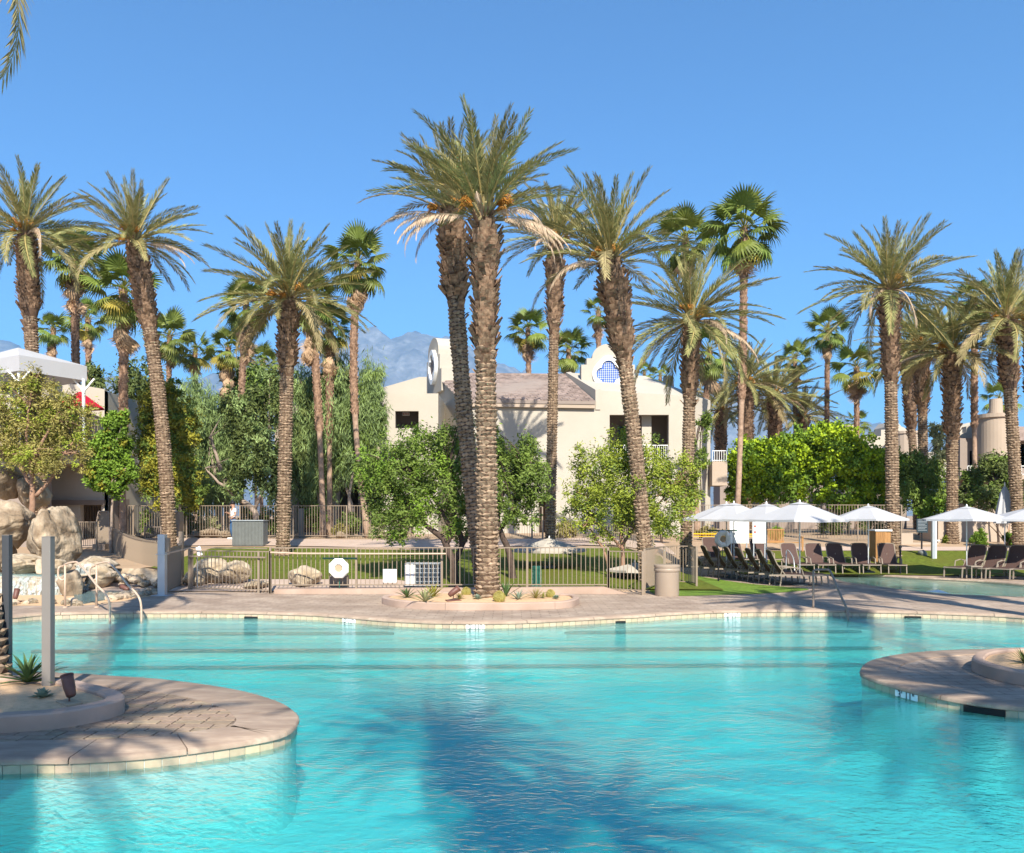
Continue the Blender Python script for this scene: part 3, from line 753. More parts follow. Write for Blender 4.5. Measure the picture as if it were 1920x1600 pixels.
def date_palm(cpx, cpy, bpx, d, r, boot, label, L=3.2, nf=44, dead=4, fruit=3, bend=0, prof=None, bulge=1.3, d_top=None, seed=0, pit=(86, -18), base=None, top=None, group='date palms around the pools', pieces=False, deadaz=None):
    rr = random.Random(seed*31+5)
    if base is None:
        bx = X(bpx, d); base = Vector((bx, d, G(bx, d)-.1)) if d > 24.5 else Vector((bx, d, .05))
    if top is None: top = at(cpx, cpy, d_top or d)
    t = empty('date_palm', base, 0, label, 'palm tree', group)
    P = [p-base for p in palm_line(base, top, bend)]
    def rad(u):
        if prof: return .86*lerp_tab(prof, u)*(1+.03*sin(u*40+seed))
        b = .86*r*(1+.22*max(0, 1-u*9))
        if u > boot: b = r*lerp_tab([(boot, 1.0), (boot+.012, 1.32), (boot+.05, 1.22), (.90, 1.25), (.935, bulge+.25), (.965, bulge), (1, .95)], u)
        return b*(1+.035*sin(u*37+seed))
    core, low, boots, singles, pos = trunk_build(P, rad, boot, seed, pieces=pieces)
    tk = core.build('trunk', M['core'], t, smooth=True, fix=False)
    if pieces:
        # the scars that face the open side, nearest the ground first, one object each; the rest joined
        def keyf(vf): c = sum((Vector(v) for v in vf[0]), Vector())/len(vf[0]); return (0 if c.y < P[0].y+.05 else 1, c.z)
        singles.sort(key=keyf)
        for vs, fs in singles[:290]:
            m_ = MB(); m_.add(vs, fs); m_.build('leaf_scar', M['datetrunk'], tk, fix=False)
        for vs, fs in singles[290:]: low.add(vs, fs)
    if low.v: low.build('leaf_scars', M['datetrunk'], tk, fix=False)['kind'] = 'stuff'
    boots.build('leaf_stubs', M['boot'], tk, fix=False)['kind'] = 'stuff'
    # crown: a heart of sheaths with the fronds growing from it
    topl = P[-1]; hb = MB()
    for k in range(46):
        a = k*2.39996; pr = radians(20+60*(k/46)); l = rr.uniform(.35, .6)
        dv = Vector((cos(a)*cos(pr), sin(a)*cos(pr), sin(pr))); b0 = Vector((cos(a)*.14, sin(a)*.14, -.1+.25*k/46))
        hb.bar(b0, b0+dv*l, .05, .025)
    hb.lathe([(.20,-.3),(.24,-.05),(.18,.12),(.06,.35)], 10)
    cr = hb.build('crown', M['frondold'], t, loc=topl, fix=False)
    nf = int(nf*1.2)
    for k in range(nf):
        f = (k+.5)/nf; az = k*2.39996+rr.uniform(-.25, .25)
        p = radians(pit[0]+(pit[1]-pit[0])*f**.85+rr.uniform(-7, 7))
        if f < .25: mi = rr.choice([0,1,0,5])
        elif f < .6: mi = rr.choice([1,2,5,6])
        else: mi = rr.choice([2,3,3,4,6])
        me = FR[mi] if not (f > .86 and rr.random() < .35) else rr.choice(FO)
        o = bpy.data.objects.new('frond', me); COL.objects.link(o); o.parent = cr
        s = L/3.2*rr.uniform(.86, 1.06)*(.66+.34*min(1, f*2.2+.1))
        o.location = (cos(az)*.12*f, sin(az)*.12*f, .22*(1-f)); orient(o, az, p, rr.uniform(-.5, .5), s)
    if dead == 0 and nf > 45: dead = 2
    for k in range(dead):
        az = (deadaz[k % len(deadaz)]+.25*(k//len(deadaz)) if deadaz else rr.uniform(0, 2*pi))
        o = bpy.data.objects.new('dead_frond', rr.choice(FD)); COL.objects.link(o); o.parent = cr
        o.location = (cos(az)*.18, sin(az)*.18, -.08); orient(o, az, radians(rr.uniform(-8, 22)), rr.uniform(-.3, .3), L/3.2*rr.uniform(.75, 1.0))
    for k in range(fruit):
        az = -pi/2+rr.uniform(-1.5, 1.5)
        o = bpy.data.objects.new('date_cluster', CM[k % 2]); COL.objects.link(o); o.parent = cr
        o.location = (cos(az)*.1, sin(az)*.1, .05); orient(o, az, radians(rr.uniform(5, 70)), 0, rr.uniform(.45, .8))
    return t

def fan_mesh(name, m, pet=.85, rad=.85, seed=0, droop=.5, half=112):
    rr = random.Random(seed); vs = []; fs = []
    K = 5; pp = []
    for k in range(K+1):
        t = k/K; pp.append(Vector((pet*t, 0, -.10*t*t)))
    for k, q in enumerate(pp):
        w = .022-.008*k/K; vs += [(q.x, q.y-w, q.z), (q.x, q.y+w, q.z), (q.x, q.y, q.z-.02)]
    for k in range(K):
        a = k*3
        for e in range(3): fs.append((a+e, a+(e+1)%3, a+(e+1)%3+3, a+e+3))
    hub = pp[-1]; n = 24
    for i in range(n):
        a = radians(-half+2*half*(i+.5)/n); l = rad*(1-.25*abs(a)/radians(half))*rr.uniform(.92, 1.08)
        fold = .05*(1 if i % 2 else -1)
        d = Vector((cos(a), sin(a), -.18-.15*abs(sin(a)))).normalized(); w = Vector((-sin(a), cos(a), fold*6))*(.042*rad/.85)
        m1 = hub+d*l*.55; m2 = hub+d*l*.8+Vector((0,0,-droop*.10*rr.uniform(.5,1.5))); tip = hub+d*l*.98+Vector((0,0,-droop*.35*rr.uniform(.6,1.4)))
        b = len(vs); vs += [tuple(hub), tuple(m1-w), tuple(m1+w), tuple(m2-w*.55), tuple(m2+w*.55), tuple(tip)]
        fs += [(b, b+1, b+2), (b+1, b+3, b+4, b+2), (b+3, b+5, b+4)]
    me = bpy.data.meshes.new(name); me.from_pydata([tuple(v) for v in vs], [], fs); me.materials.append(m); return me
FAN = [fan_mesh('fan_leaf', M['fan'], seed=i, droop=dr, pet=p) for i, (dr, p) in enumerate([(.3,.8),(.6,.9),(.9,.95),(.5,1.0)])]
FANY = [fan_mesh('fan_leaf', M['fanyellow'], seed=9, droop=1.0, pet=.9)]
FAND = [fan_mesh('dead_fan_leaf', M['skirt'], seed=10+i, droop=1.4, pet=.7, half=50, rad=.8) for i in range(2)]

def fan_palm(cpx, cpy, bpx, d, rpx, label, skirt=0, seed=0, nf=30, r=None, boot=.45, bend=0, group='fan palms behind the lawn'):
    rr = random.Random(seed*17+3)
    R_ = rpx/FPX*d; s0 = R_/1.62
    bx = X(bpx, d); base = Vector((bx, d, G(bx, d)-.1)); top = at(cpx, cpy, d)
    r = r or .14
    t = empty('fan_palm', base, 0, label, 'palm tree', group)
    P = [p-base for p in palm_line(base, top, bend)]
    def rad(u): return r*(1+.5*max(0, 1-u*8))*(1-.15*u)*(1.15 if u > boot else 1)*(1+.03*sin(u*50+seed))
    core, low, boots, singles, pos = trunk_build(P, rad, boot, seed, 'fan')
    tk = core.build('trunk', M['fantrunk'], t, smooth=True, fix=False)
    boots.build('leaf_stubs', M['fanboot'], tk, fix=False)['kind'] = 'stuff'
    topl = P[-1]
    hb = MB()
    for k in range(24):
        a = k*2.4; pr = radians(15+2.8*k); dv = Vector((cos(a)*cos(pr), sin(a)*cos(pr), sin(pr))); hb.bar(dv*.05, dv*.5*s0, .03, .015)
    hb.lathe([(.13,-.4),(.16,-.1),(.05,.2)], 8)
    cr = hb.build('crown', M['fanyellow'], t, loc=topl, fix=False)
    for k in range(nf):
        f = (k+.5)/nf; az = k*2.39996+rr.uniform(-.3, .3); p = radians(82-142*f**1.0+rr.uniform(-12, 12))
        me = FAN[min(3, int(f*3.2))] if not (f > .75 and rr.random() < .22) else FANY[0]
        o = bpy.data.objects.new('fan_leaf', me); COL.objects.link(o); o.parent = cr
        o.location = (0, 0, .12*(1-f)); orient(o, az, p, rr.uniform(-.5, .5), s0*rr.uniform(.85, 1.12))
    for k in range(int(16*skirt)):
        az = rr.uniform(0, 2*pi); f = rr.random()
        o = bpy.data.objects.new('dead_fan_leaf', FAND[k % 2]); COL.objects.link(o); o.parent = cr
        o.location = (cos(az)*.12, sin(az)*.12, -.1-1.5*f*skirt); orient(o, az, radians(rr.uniform(-86, -66)), rr.uniform(-.5, .5), s0*rr.uniform(.8, 1.1))
    return t

PZ = dict
# the date palms, left to right in the photograph
P1prof = [(0,.42),(.05,.32),(.3,.285),(.62,.28),(.66,.30),(.68,.35),(.75,.30),(.84,.31),(.88,.37),(.90,.47),(.93,.42),(.955,.37),(.975,.28),(1,.18)]
date_palm(908, 408, 915, 21.3, .28, .66, 'tall near date palm in the centre planter, straight trunk with a thick shaggy top', L=2.7, nf=44, dead=7, fruit=4, prof=P1prof, seed=1, pit=(88, 30), pieces=True, deadaz=[-.3,-.9,.15,3.6,-1.7,-.1])
date_palm(846, 400, 908, 25.0, .27, .78, 'date palm leaning left just behind the centre one, brown shaggy trunk', L=2.6, nf=34, dead=6, fruit=3, bend=-.12, bulge=1.15, seed=2, pit=(84, 26), deadaz=[3.0,3.4,2.7,3.2,-2.2,2.5])
date_palm(1042, 455, 1031, 36, .235, .745, 'date palm with a collar under its crown, behind the lawn right of the centre pair', L=2.9, nf=40, dead=2, fruit=2, pit=(88, -2), seed=3, prof=[(0,.30),(.05,.25),(.72,.23),(.74,.33),(.88,.38),(.905,.42),(.93,.46),(.945,.28),(1,.25)])
date_palm(1143, 492, 1214, 26.4, .235, .72, 'date palm curving up to the left beside the beige bin', L=2.85, nf=44, dead=2, fruit=3, bend=.12, seed=4, pit=(88, 10), prof=[(0,.30),(.06,.25),(.70,.25),(.73,.33),(.76,.42),(.85,.42),(.88,.44),(.93,.56),(.96,.42),(1,.26)])
date_palm(1296, 602, 1285, 34, .235, .72, 'date palm with many orange date bunches in front of the wing with the balcony', L=3.5, nf=52, dead=2, fruit=7, seed=5, pit=(86, -38), prof=[(0,.30),(.06,.26),(.70,.26),(.74,.36),(.92,.33),(1,.22)])
date_palm(1668, 545, 1675, 36, .25, .70, 'lone tall date palm behind the loungers on the right', L=3.6, nf=48, dead=0, fruit=3, seed=6, pit=(88, -22), prof=[(0,.36),(.06,.30),(.68,.28),(.71,.37),(.8,.35),(.86,.40),(.92,.52),(.96,.42),(1,.25)])
date_palm(1728, 650, 1733, 46, .27, .70, 'date palm left of the pair at the tan tower, knobbly upper trunk', L=3.5, nf=44, dead=0, fruit=2, seed=7, pit=(84, -20))
date_palm(1784, 662, 1786, 40, .28, .58, 'date palm with thick shaggy trunk beside the closed umbrella', L=3.4, nf=46, dead=0, fruit=3, seed=8, pit=(86, -20))
date_palm(1886, 600, 1912, 38, .28, .72, 'date palm nearest the right border, scaly trunk leaning left', L=3.6, nf=44, dead=0, fruit=3, seed=9, pit=(86, -22))
date_palm(1935, 600, 1940, 42, .27, .66, 'date palm half cut off by the right border', L=3.4, nf=38, dead=0, fruit=2, seed=10, pit=(86, -20))
date_palm(48, 440, 80, 36, .27, .76, 'leftmost tall date palm rising behind the white tent', L=3.5, nf=46, dead=1, fruit=5, seed=11, pit=(88, -30), prof=[(0,.36),(.06,.32),(.5,.30),(.755,.29),(.765,.47),(.80,.44),(.92,.42),(.95,.46),(1,.26)])
date_palm(252, 455, 318, 33, .25, .74, 'date palm leaning left above the curved picket fence', L=2.85, nf=46, dead=2, fruit=4, bend=.28, seed=12, pit=(88, -14), prof=[(0,.36),(.06,.29),(.72,.28),(.76,.38),(.88,.38),(.93,.42),(.96,.36),(1,.24)], deadaz=[-.15, .2])
date_palm(541, 562, 530, 33, .26, .75, 'full round date palm alone between the pepper trees on the left', L=3.5, nf=50, dead=1, fruit=4, seed=13, pit=(88, -20), prof=[(0,.32),(.06,.29),(.60,.28),(.735,.28),(.75,.38),(.88,.39),(.93,.50),(.96,.36),(1,.24)])
date_palm(1398, 720, 1400, 62, .40, .2, 'short fat date palm behind the left end of the bright hedge', L=4.2, nf=44, dead=0, fruit=5, seed=14, pit=(84, -22))
date_palm(1452, 745, 1455, 66, .42, .2, 'short date palm with orange fruit behind the middle of the bright hedge', L=4.6, nf=46, dead=0, fruit=6, seed=15, pit=(82, -25))
date_palm(1505, 782, 1505, 70, .36, .2, 'small grey date palm behind the hedge, right of the fat ones', L=3.6, nf=36, dead=0, fruit=2, seed=16, pit=(84, -15))
date_palm(1352, 770, 1350, 70, .36, .2, 'low date palm just right of the cream wing', L=4.0, nf=36, dead=0, fruit=2, seed=17, pit=(80, -25))
date_palm(1640, 700, 1640, 60, .3, .6, 'distant date palm half hidden behind the lone tall one', L=3.4, nf=30, dead=0, fruit=1, seed=18, pit=(80, -25), top=at(1700, 668, 60), base=Vector((X(1722, 60), 60, 1.1)))
# by and behind the photographer (their shadows cross the pool and deck; one hangs into the corner)
lp_ = date_palm(0, 0, 0, 0, .27, .7, 'date palm cut by the left border, its rough trunk beside the first square post', L=2.6, nf=34, dead=0, fruit=1, seed=19, pit=(88, 36), base=Vector((X(-30, 10.8), 10.8, .1)), top=Vector((-7.6, 10.9, 10.7)), group='date palms around the pools')
_cr = [c for c in lp_.children if c.name.startswith('crown')][0]
for az_, pi_, s_, fr_ in ((.0, -38, 1.0, 0), (.35, -28, .70, 1)):
    o = bpy.data.objects.new('dead_frond', FO[1] if s_ == 1 else FD[fr_]); COL.objects.link(o); o.parent = _cr; o.location = (.15, 0, -.2); orient(o, az_, radians(pi_), 0, s_)  # large frond uses the darker old-leaf colour to look shaded
BH = ['nearest one, shading the middle of the water', 'second on the right', 'left one, shading the near brick island', 'far left one beside the pool', 'one standing by the right island', 'outer one right of the right island', 'farthest one to the right', 'right one, shading the right island']
for k_, (x_, y_, h_) in enumerate([(1.5, -2.0, 10.4), (3.2, -5.3, 10.3), (-3.0, -2.2, 8.8), (-9.5, 3.0, 9.2), (9.4, 10.3, 9.7), (12.6, 12.2, 11.0), (14.4, 12.4, 11.6), (8.3, -1.6, 9.9)]):
    date_palm(0, 0, 0, 0, .27, .7, 'date palm behind or beside the viewpoint, '+BH[k_], L=2.1 if k_ < 3 else 2.5, nf=46, dead=0, fruit=0, seed=21+k_, pit=(84, -28), base=Vector((x_, y_, 0)), top=Vector((x_, y_, h_)), group='date palms beside the viewpoint')

FP = [
 (140,488,145,42,66,'fan palm with a brown skirt between the two leftmost date palms',.9,28,0),
 (232,545,230,37.5,72,'dark fan palm half hidden behind the left leaning date palm',.9,30,0),
 (100,618,100,64,36,'small far fan palm above the white tent',.6,24,0),
 (165,600,170,56,42,'fan palm with a dry skirt right of the tent, second from the left',.8,24,0),
 (318,632,312,62,52,'bushy fan palm right of the left leaning date palm',.3,28,0),
 (366,658,366,66,42,'fan palm with short skirt above the pepper trees on the left',.5,24,0),
 (462,572,455,50,56,'fan palm with a large pale dry skirt left of the full round date palm',1.4,30,-.2),
 (428,655,432,58,44,'low fan palm with a folded dry skirt, left one of a touching pair',1.2,24,0),
 (492,682,490,63,40,'small yellowish fan palm left of the full round date palm trunk',.4,24,0),
 (582,560,606,41.5,58,'fan palm with a long brown beard, left of two crossing crowns',1.3,30,.1),
 (618,612,618,43,52,'lower fan palm of the two crossing crowns, reddish trunk',1.0,28,0),
 (672,492,692,41,66,'slim fan palm with swaying trunk left of the cream building',.6,30,-.45),
 (990,618,996,60,46,'fan palm above the tiled roof, between the near trunks',.5,28,0),
 (1066,655,1070,63,46,'fan palm above the roof left of the quatrefoil gable',.4,26,0),
 (1122,585,1125,60,34,'fan palm peeping out behind the curving date palm',.6,18,0),
 (1285,450,1308,46,62,'bright fan palm crown behind the orange fruited date palm',.3,28,0),
 (1395,430,1380,42,80,'tallest fan palm on the right with yellow lower leaves and a slim trunk',.5,34,.1),
 (1330,660,1306,54,60,'drooping green fan palm behind the right end of the cream wing',.5,26,0),
 (1490,672,1495,70,40,'fan palm partly behind the fat date palms',.5,22,0),
 (1552,618,1548,64,46,'neat round fan palm on a thin dark trunk above the hedge',.5,28,0),
 (1606,690,1607,60,52,'fan palm with separate drooping leaves left of the lone tall date palm',.6,20,0),
 (1606,792,1606,95,28,'tiny far fan palm just above the hedge',.3,18,0),
 (1826,560,1828,48,46,'fan palm with a smooth slim trunk between the right hand date palms',.3,20,0),
 (1874,748,1876,84,40,'far fan palm behind the tan cylinder tower',.2,20,0),
 (1238,705,1240,90,26,'small far fan palm tops behind the quatrefoil gable',.1,16,0),
 (1208,700,1208,92,22,'smallest far fan palm above the stucco roof',.1,14,0),
]
for i, (a, b, c, d, e, lab, sk_, nf, bd) in enumerate(FP): fan_palm(a, b, c, d, e, lab, skirt=sk_, seed=i, nf=nf, bend=bd)

# ---------------------------------------------------------------- leafy trees
def leaves(name, blobs, n, size, m, parent, seed=0, hang=0., nclump=None, shell=.55, spread=None, aspect=.35, gap=.0):
    """leaf blades gathered in clumps spread through ellipsoids (cx,cy,cz,rx,ry,rz)"""
    rs = np.random.RandomState(seed); B = np.array(blobs, float)
    vol = (B[:,3]*B[:,4]*B[:,5])**.75; pr = vol/vol.sum()
    nc = nclump or max(20, n//70)
    bi = rs.choice(len(B), nc, p=pr); u = rs.normal(size=(nc,3)); u /= np.linalg.norm(u, axis=1)[:,None]
    rad = shell+(1-shell)*rs.rand(nc)**.6; rad *= 1+.16*rs.normal(size=nc)
    rad = np.where(rs.rand(nc) < .12, rad*1.22, rad)
    C = B[bi,:3]+u*rad[:,None]*B[bi,3:]
    cs = (spread or .24)*B[bi,3:].mean(axis=1)*rs.uniform(.4, 1.35, nc)
    k = rs.randint(0, nc, n)
    off = rs.normal(size=(n,3))*.55
    if hang: off[:,2] = off[:,2]*(1+hang)-hang*.5
    P = C[k]+off*cs[k][:,None]
    d = rs.normal(size=(n,3)); d[:,2] = d[:,2]*(1 if not hang else .6)-hang*1.6
    d /= np.linalg.norm(d, axis=1)[:,None]
    # blades lie mostly square to the outward/up direction so that clumps read as lit masses
    nrm = u[k]*.7+rs.normal(size=(n,3))*.75+np.array([0,0,.35]); nrm /= np.linalg.norm(nrm, axis=1)[:,None]
    s = np.cross(d, nrm); s /= (np.linalg.norm(s, axis=1)[:,None]+1e-9)
    l = size*rs.uniform(.6, 1.35, n)[:,None]; w = l*aspect*.5
    V = np.stack([P, P+d*l*.5-s*w, P+d*l, P+d*l*.5+s*w], axis=1).reshape(-1,3)
    me = bpy.data.meshes.new(name)
    me.vertices.add(4*n); me.vertices.foreach_set('co', V.astype(np.float32).ravel())
    me.loops.add(4*n); me.loops.foreach_set('vertex_index', np.arange(4*n, dtype=np.int32))
    me.polygons.add(n); me.polygons.foreach_set('loop_start', np.arange(0, 4*n, 4, dtype=np.int32)); me.polygons.foreach_set('loop_total', np.full(n, 4, dtype=np.int32))
    me.update(calc_edges=True); me.validate()
    o = link(name, me, m, parent); return o
def ptree(label, d, base_px, blobs_px, n, size, leaf, limbs, bark='bark', hang=0., seed=0, depth=.8, cat='tree', name='tree', group=None, nclump=None, r0=.13, shell=.35, spread=None, aspect=.35, base_z=None, second=None):
    """blobs as (px,py,r) or (px,py,rx,ry) seen from the viewpoint, limbs as lists of (px,py,dd)"""
    bx = X(base_px, d); base = Vector((bx, d, G(bx, d)-.05 if base_z is None else base_z)); t = empty(name, base, 0, label, cat, group)
    rr = random.Random(seed)
    bl = []
    for q in blobs_px:
        rx = q[2]/FPX*d; rz = (q[3] if len(q) > 3 else q[2])/FPX*d; dy = (q[4] if len(q) > 4 else rr.uniform(-.5, .5)*rx)
        p = at(q[0], q[1], d)+Vector((0, dy, 0))-base; bl.append((p.x, p.y, p.z, rx, rx*depth, rz))
    if limbs:
        for li_, lb in enumerate(limbs):
            pts = []
            for q in lb:
                p = at(q[0], q[1], d)-base; p.y += (q[2] if len(q) > 2 else 0); pts.append(p)
            if li_ == 0: pts = [Vector((pts[0].x, pts[0].y, 0))]+pts
            pp = catmull3(pts, 4); L_ = len(pp); ra = r0*(1 if li_ == 0 else .6)
            mb = MB(); mb.tube([p+Vector((rr.uniform(-.015,.015),)*3) for p in pp], [ra*(1-.72*i/L_) for i in range(L_)], 7)
            mb.build('trunk' if li_ == 0 else 'branch', M[bark], t, smooth=True, fix=False)
        # twigs running out into the crown
        mb = MB()
        ends = [at(lb[-1][0], lb[-1][1], d)-base for lb in limbs]
        for b_ in bl:
            for q in range(4):
                e = Vector(b_[:3])+Vector((rr.uniform(-1,1)*b_[3]*.7, rr.uniform(-1,1)*b_[4]*.7, rr.uniform(-.3,1)*b_[5]*.7))
                s_ = min(ends, key=lambda v: (v-e).length); mid = s_.lerp(e, .5)+Vector((rr.uniform(-.1,.1), 0, rr.uniform(-.1,.15)))
                mb.tube([s_, mid, e], [.035, .022, .008], 4, False)
        mb.build('twigs', M[bark], t, fix=False)['kind'] = 'stuff'
    c = leaves('crown', bl, n, size, M[leaf], t, seed, hang, nclump, shell, spread, aspect)
    c['kind'] = 'thing' if False else c.get('kind', 'thing')
    del c['kind']
    if second:
        leaf2, n2 = second; o2 = leaves('crown', bl, n2, size, M[leaf2], t, seed+50, hang, nclump, shell*.9, spread, aspect)
    return t
def catmull3(P, k=5):
    n = len(P); out = []
    for i in range(n-1):
        p0, p1, p2, p3 = P[max(i-1, 0)], P[i], P[i+1], P[min(i+2, n-1)]
        for j in range(k):
            t = j/k; out.append(.5*((2*p1)+(p2-p0)*t+(2*p0-5*p1+4*p2-p3)*t*t+(3*p1-p0-3*p2+p3)*t**3))
    out.append(P[-1]); return out

ptree('dark stemmed feathery tree left of the centre palm, behind the near fence', 26.0, 852,
      [(735,880,60),(790,850,58),(845,840,50),(840,905,58),(775,940,62),(712,925,48),(865,960,40,50),(700,870,35),(740,985,34,30),(860,790,26)], 26000, .12, 'lf_green',
      [[(852,1095),(848,1050),(830,1010),(800,985),(780,960)],[(850,1060),(868,1020),(880,985,.1),(862,940)],[(836,1020),(845,995),(828,960),(790,900)],[(868,1020),(850,960),(840,900)]], seed=1, r0=.17, hang=.25, second=('lf_bright', 6000))
ptree('feathery tree with a leaning dark trunk just right of the centre palm', 27.0, 958,
      [(985,850,40),(955,880,42,55),(1000,900,38,45),(960,940,30,45),(925,830,30),(990,960,30,40)], 14000, .12, 'lf_green',
      [[(962,1085),(955,1040),(940,1000),(935,960),(950,900)],[(940,990),(975,930),(990,880)]], seed=2, r0=.15, hang=.3)
ptree('yellow green tree with reddish branches left of the beige bin', 27.5, 1166,
      [(1170,850,48),(1120,880,52),(1215,870,50),(1265,895,46),(1095,935,42),(1170,930,60),(1240,950,50),(1290,930,30),(1110,985,38,32),(1290,890,28)], 27000, .105, 'lf_lime',
      [[(1166,1095),(1168,1040),(1165,1000),(1172,940),(1180,880)],[(1166,1030),(1140,1000),(1110,970),(1095,930)],[(1168,1020),(1190,990),(1230,950),(1260,915)],[(1145,1095),(1135,1040),(1118,1010),(1100,985)],[(1232,1030),(1200,1080)]], bark='barkred', seed=3, r0=.095, hang=.25, second=('lf_green', 6000))
ptree('thin sprig of a climbing shrub at the right corner of the cream wing', 44.5, 1318, [(1318,790,14,22),(1305,830,18,22),(1322,800,10,30),(1310,860,20,20)], 2600, .16, 'lf_green', [[(1318,1010),(1314,900),(1312,840),(1318,780)]], seed=4, r0=.05, shell=.2)
ptree('olive yellow tree with forked trunk growing out of the waterfall boulders', 28.0, 62,
      [(10,760,55,50),(60,720,40,32),(110,770,50,48),(60,800,60,50),(20,830,50,40),(125,820,42,40),(80,860,50,30),(-20,790,50,60),(148,860,24,26)], 26000, .10, 'lf_olive',
      [[(60,960),(62,920),(60,880),(75,840),(100,790)],[(62,915),(40,880),(20,840),(15,780)],[(68,930),(98,895),(120,850)],[(60,880),(50,830),(55,760)]], bark='barkred', seed=5, r0=.12, hang=.3, shell=.35, second=('lf_lime', 9000), base_z=Z(975, 28.0))
ptree('small bright green tree with rounded leaves behind the curved fence', 34.0, 208, [(215,800,24,26),(205,840,38,34),(230,880,26,30),(190,890,26,28),(215,915,24,18),(232,780,14,14)], 18000, .13, 'lf_bright',
      [[(208,1000),(210,950),(212,900),(212,840)],[(212,930),(235,880)]], bark='barkgrey', seed=6, r0=.07, aspect=.6, shell=.4, second=('lf_yellow', 3000))
ptree('yellowing tree beside the left leaning date palm trunk', 40.0, 340, [(300,760,34,40),(345,800,34,50),(285,830,36,50),(330,880,40,46),(360,930,26,30),(290,900,30,40),(325,730,20,20)], 30000, .14, 'lf_yellow',
      [[(340,1010),(338,950),(330,880),(320,800)]], bark='barkgrey', seed=7, r0=.1, aspect=.45, second=('lf_green', 14000))
ptree('weeping blue green pepper tree left of the person', 46.0, 380, [(365,770,42,62),(395,840,44,70),(345,880,44,60),(425,800,36,60),(400,920,40,36)], 30000, .36, 'lf_pepper',
      [[(440,1005),(432,970),(415,930),(400,870),(395,800)]], bark='barkgrey', seed=8, r0=.2, hang=1.2, aspect=.11)
ptree('pepper tree with a long grey forked trunk leaning left above the person', 42.0, 478, [(455,780,34,50),(480,830,40,60),(510,740,28,50),(505,890,36,50),(450,880,28,44)], 17000, .2, 'lf_dark',
      [[(478,960),(455,940),(428,915),(412,875),(400,835),(393,820)],[(440,922),(410,905),(385,878)],[(478,955),(500,900),(505,840)]], bark='barkgrey', seed=9, r0=.17, hang=.6, second=('lf_pepper', 8000))
ptree('dense dark pepper tree right of the full round date palm', 44.0, 590, [(580,730,36,50),(620,780,52,80),(565,820,40,70),(640,700,30,40),(595,890,42,56),(650,840,30,60)], 30000, .36, 'lf_pepper',
      [[(600,1005),(598,940),(590,880),(600,800)],[(662,965),(655,930),(640,890),(628,845),(618,820)]], bark='barkgrey', seed=10, r0=.14, hang=1.2, aspect=.11, second=('lf_dark', 9000))
ptree('light weeping pepper tree touching the left edge of the cream building', 43.0, 690, [(695,720,28,42),(680,790,36,60),(660,850,26,50),(705,780,20,50)], 17000, .30, 'lf_pepper',
      [[(660,990),(655,930),(668,860),(685,780)]], bark='barkgrey', seed=11, r0=.11, hang=1.2, aspect=.11, second=('lf_green', 6000))
ptree('dark evergreen behind the left fan palms', 52.0, 250, [(250,740,50,60),(200,800,40,60),(270,850,50,80),(180,720,20,40)], 16000, .3, 'lf_dark', [[(250,1000),(250,900),(250,800)]], seed=12, r0=.15, hang=.5)
ptree('low rounded tree far behind the pepper trees', 60.0, 480, [(470,720,50,40),(540,740,50,50),(430,760,40,40)], 9000, .32, 'lf_green', [[(480,960),(480,850),(480,760)]], seed=13, r0=.15, hang=.5)
# bright hedge: separate trees grown into one long screen
HB = [(1395,870,34,50),(1430,850,36,42),(1470,848,38,42),(1510,835,38,44),(1560,835,44,50),(1600,860,40,46),(1640,868,36,40),(1680,872,34,38),(1710,880,22,32),
      (1410,910,34,26),(1460,900,36,34),(1520,900,40,40),(1580,920,36,34),(1640,915,36,30),(1550,800,26,18)]
ptree('long bright yellow green hedge of trees behind the white umbrellas', 48.0, 1500, [(a_, b_+10, c_, d_*.88) for a_, b_, c_, d_ in HB], 60000, .17, 'lf_hedge',
      [[(1440,1010),(1442,950),(1450,900)],[(1500,1010),(1496,940),(1490,880)],[(1590,1005),(1592,950),(1580,900)],[(1545,1005),(1540,950),(1550,880)]], seed=14, r0=.16, bark='barkgrey', aspect=.75, depth=.7, nclump=620, spread=.3, cat='hedge', name='hedge', shell=.7, second=('lf_bright', 26000))
ptree('willowy grey green tree right of the bright hedge', 44.0, 1738, [(1725,880,34,36),(1755,900,28,40),(1710,920,28,30),(1740,940,34,22)], 12000, .19, 'lf_green', [[(1740,1010),(1738,960),(1730,900)],[(1738,965),(1755,900)]], seed=15, r0=.08, hang=.5)
ptree('pale sparse tree between the two knobbly date palms on the right', 50.0, 1760, [(1755,820,16,30),(1765,850,20,30),(1750,870,18,24),(1768,800,10,16)], 4200, .2, 'lf_pale', [[(1760,1000),(1760,900),(1757,830)]], seed=16, r0=.06, shell=.2)
ptree('dark olive tree with a spreading crown in front of the tan tower', 40.5, 1870, [(1865,870,32,26),(1835,895,26,24),(1890,900,28,30),(1850,930,34,22),(1815,925,24,20),(1895,940,26,20)], 13000, .17, 'lf_dark', [[(1872,1010),(1868,960),(1862,900)],[(1868,960),(1835,915)]], seed=17, r0=.07, hang=.4, second=('lf_green', 5000))
ptree('small bright shrub tree right of the hedge foot', 42.0, 1755, [(1752,950,24,16),(1735,965,16,12)], 3000, .17, 'lf_bright', [[(1752,1010),(1752,970)]], seed=18, r0=.04)

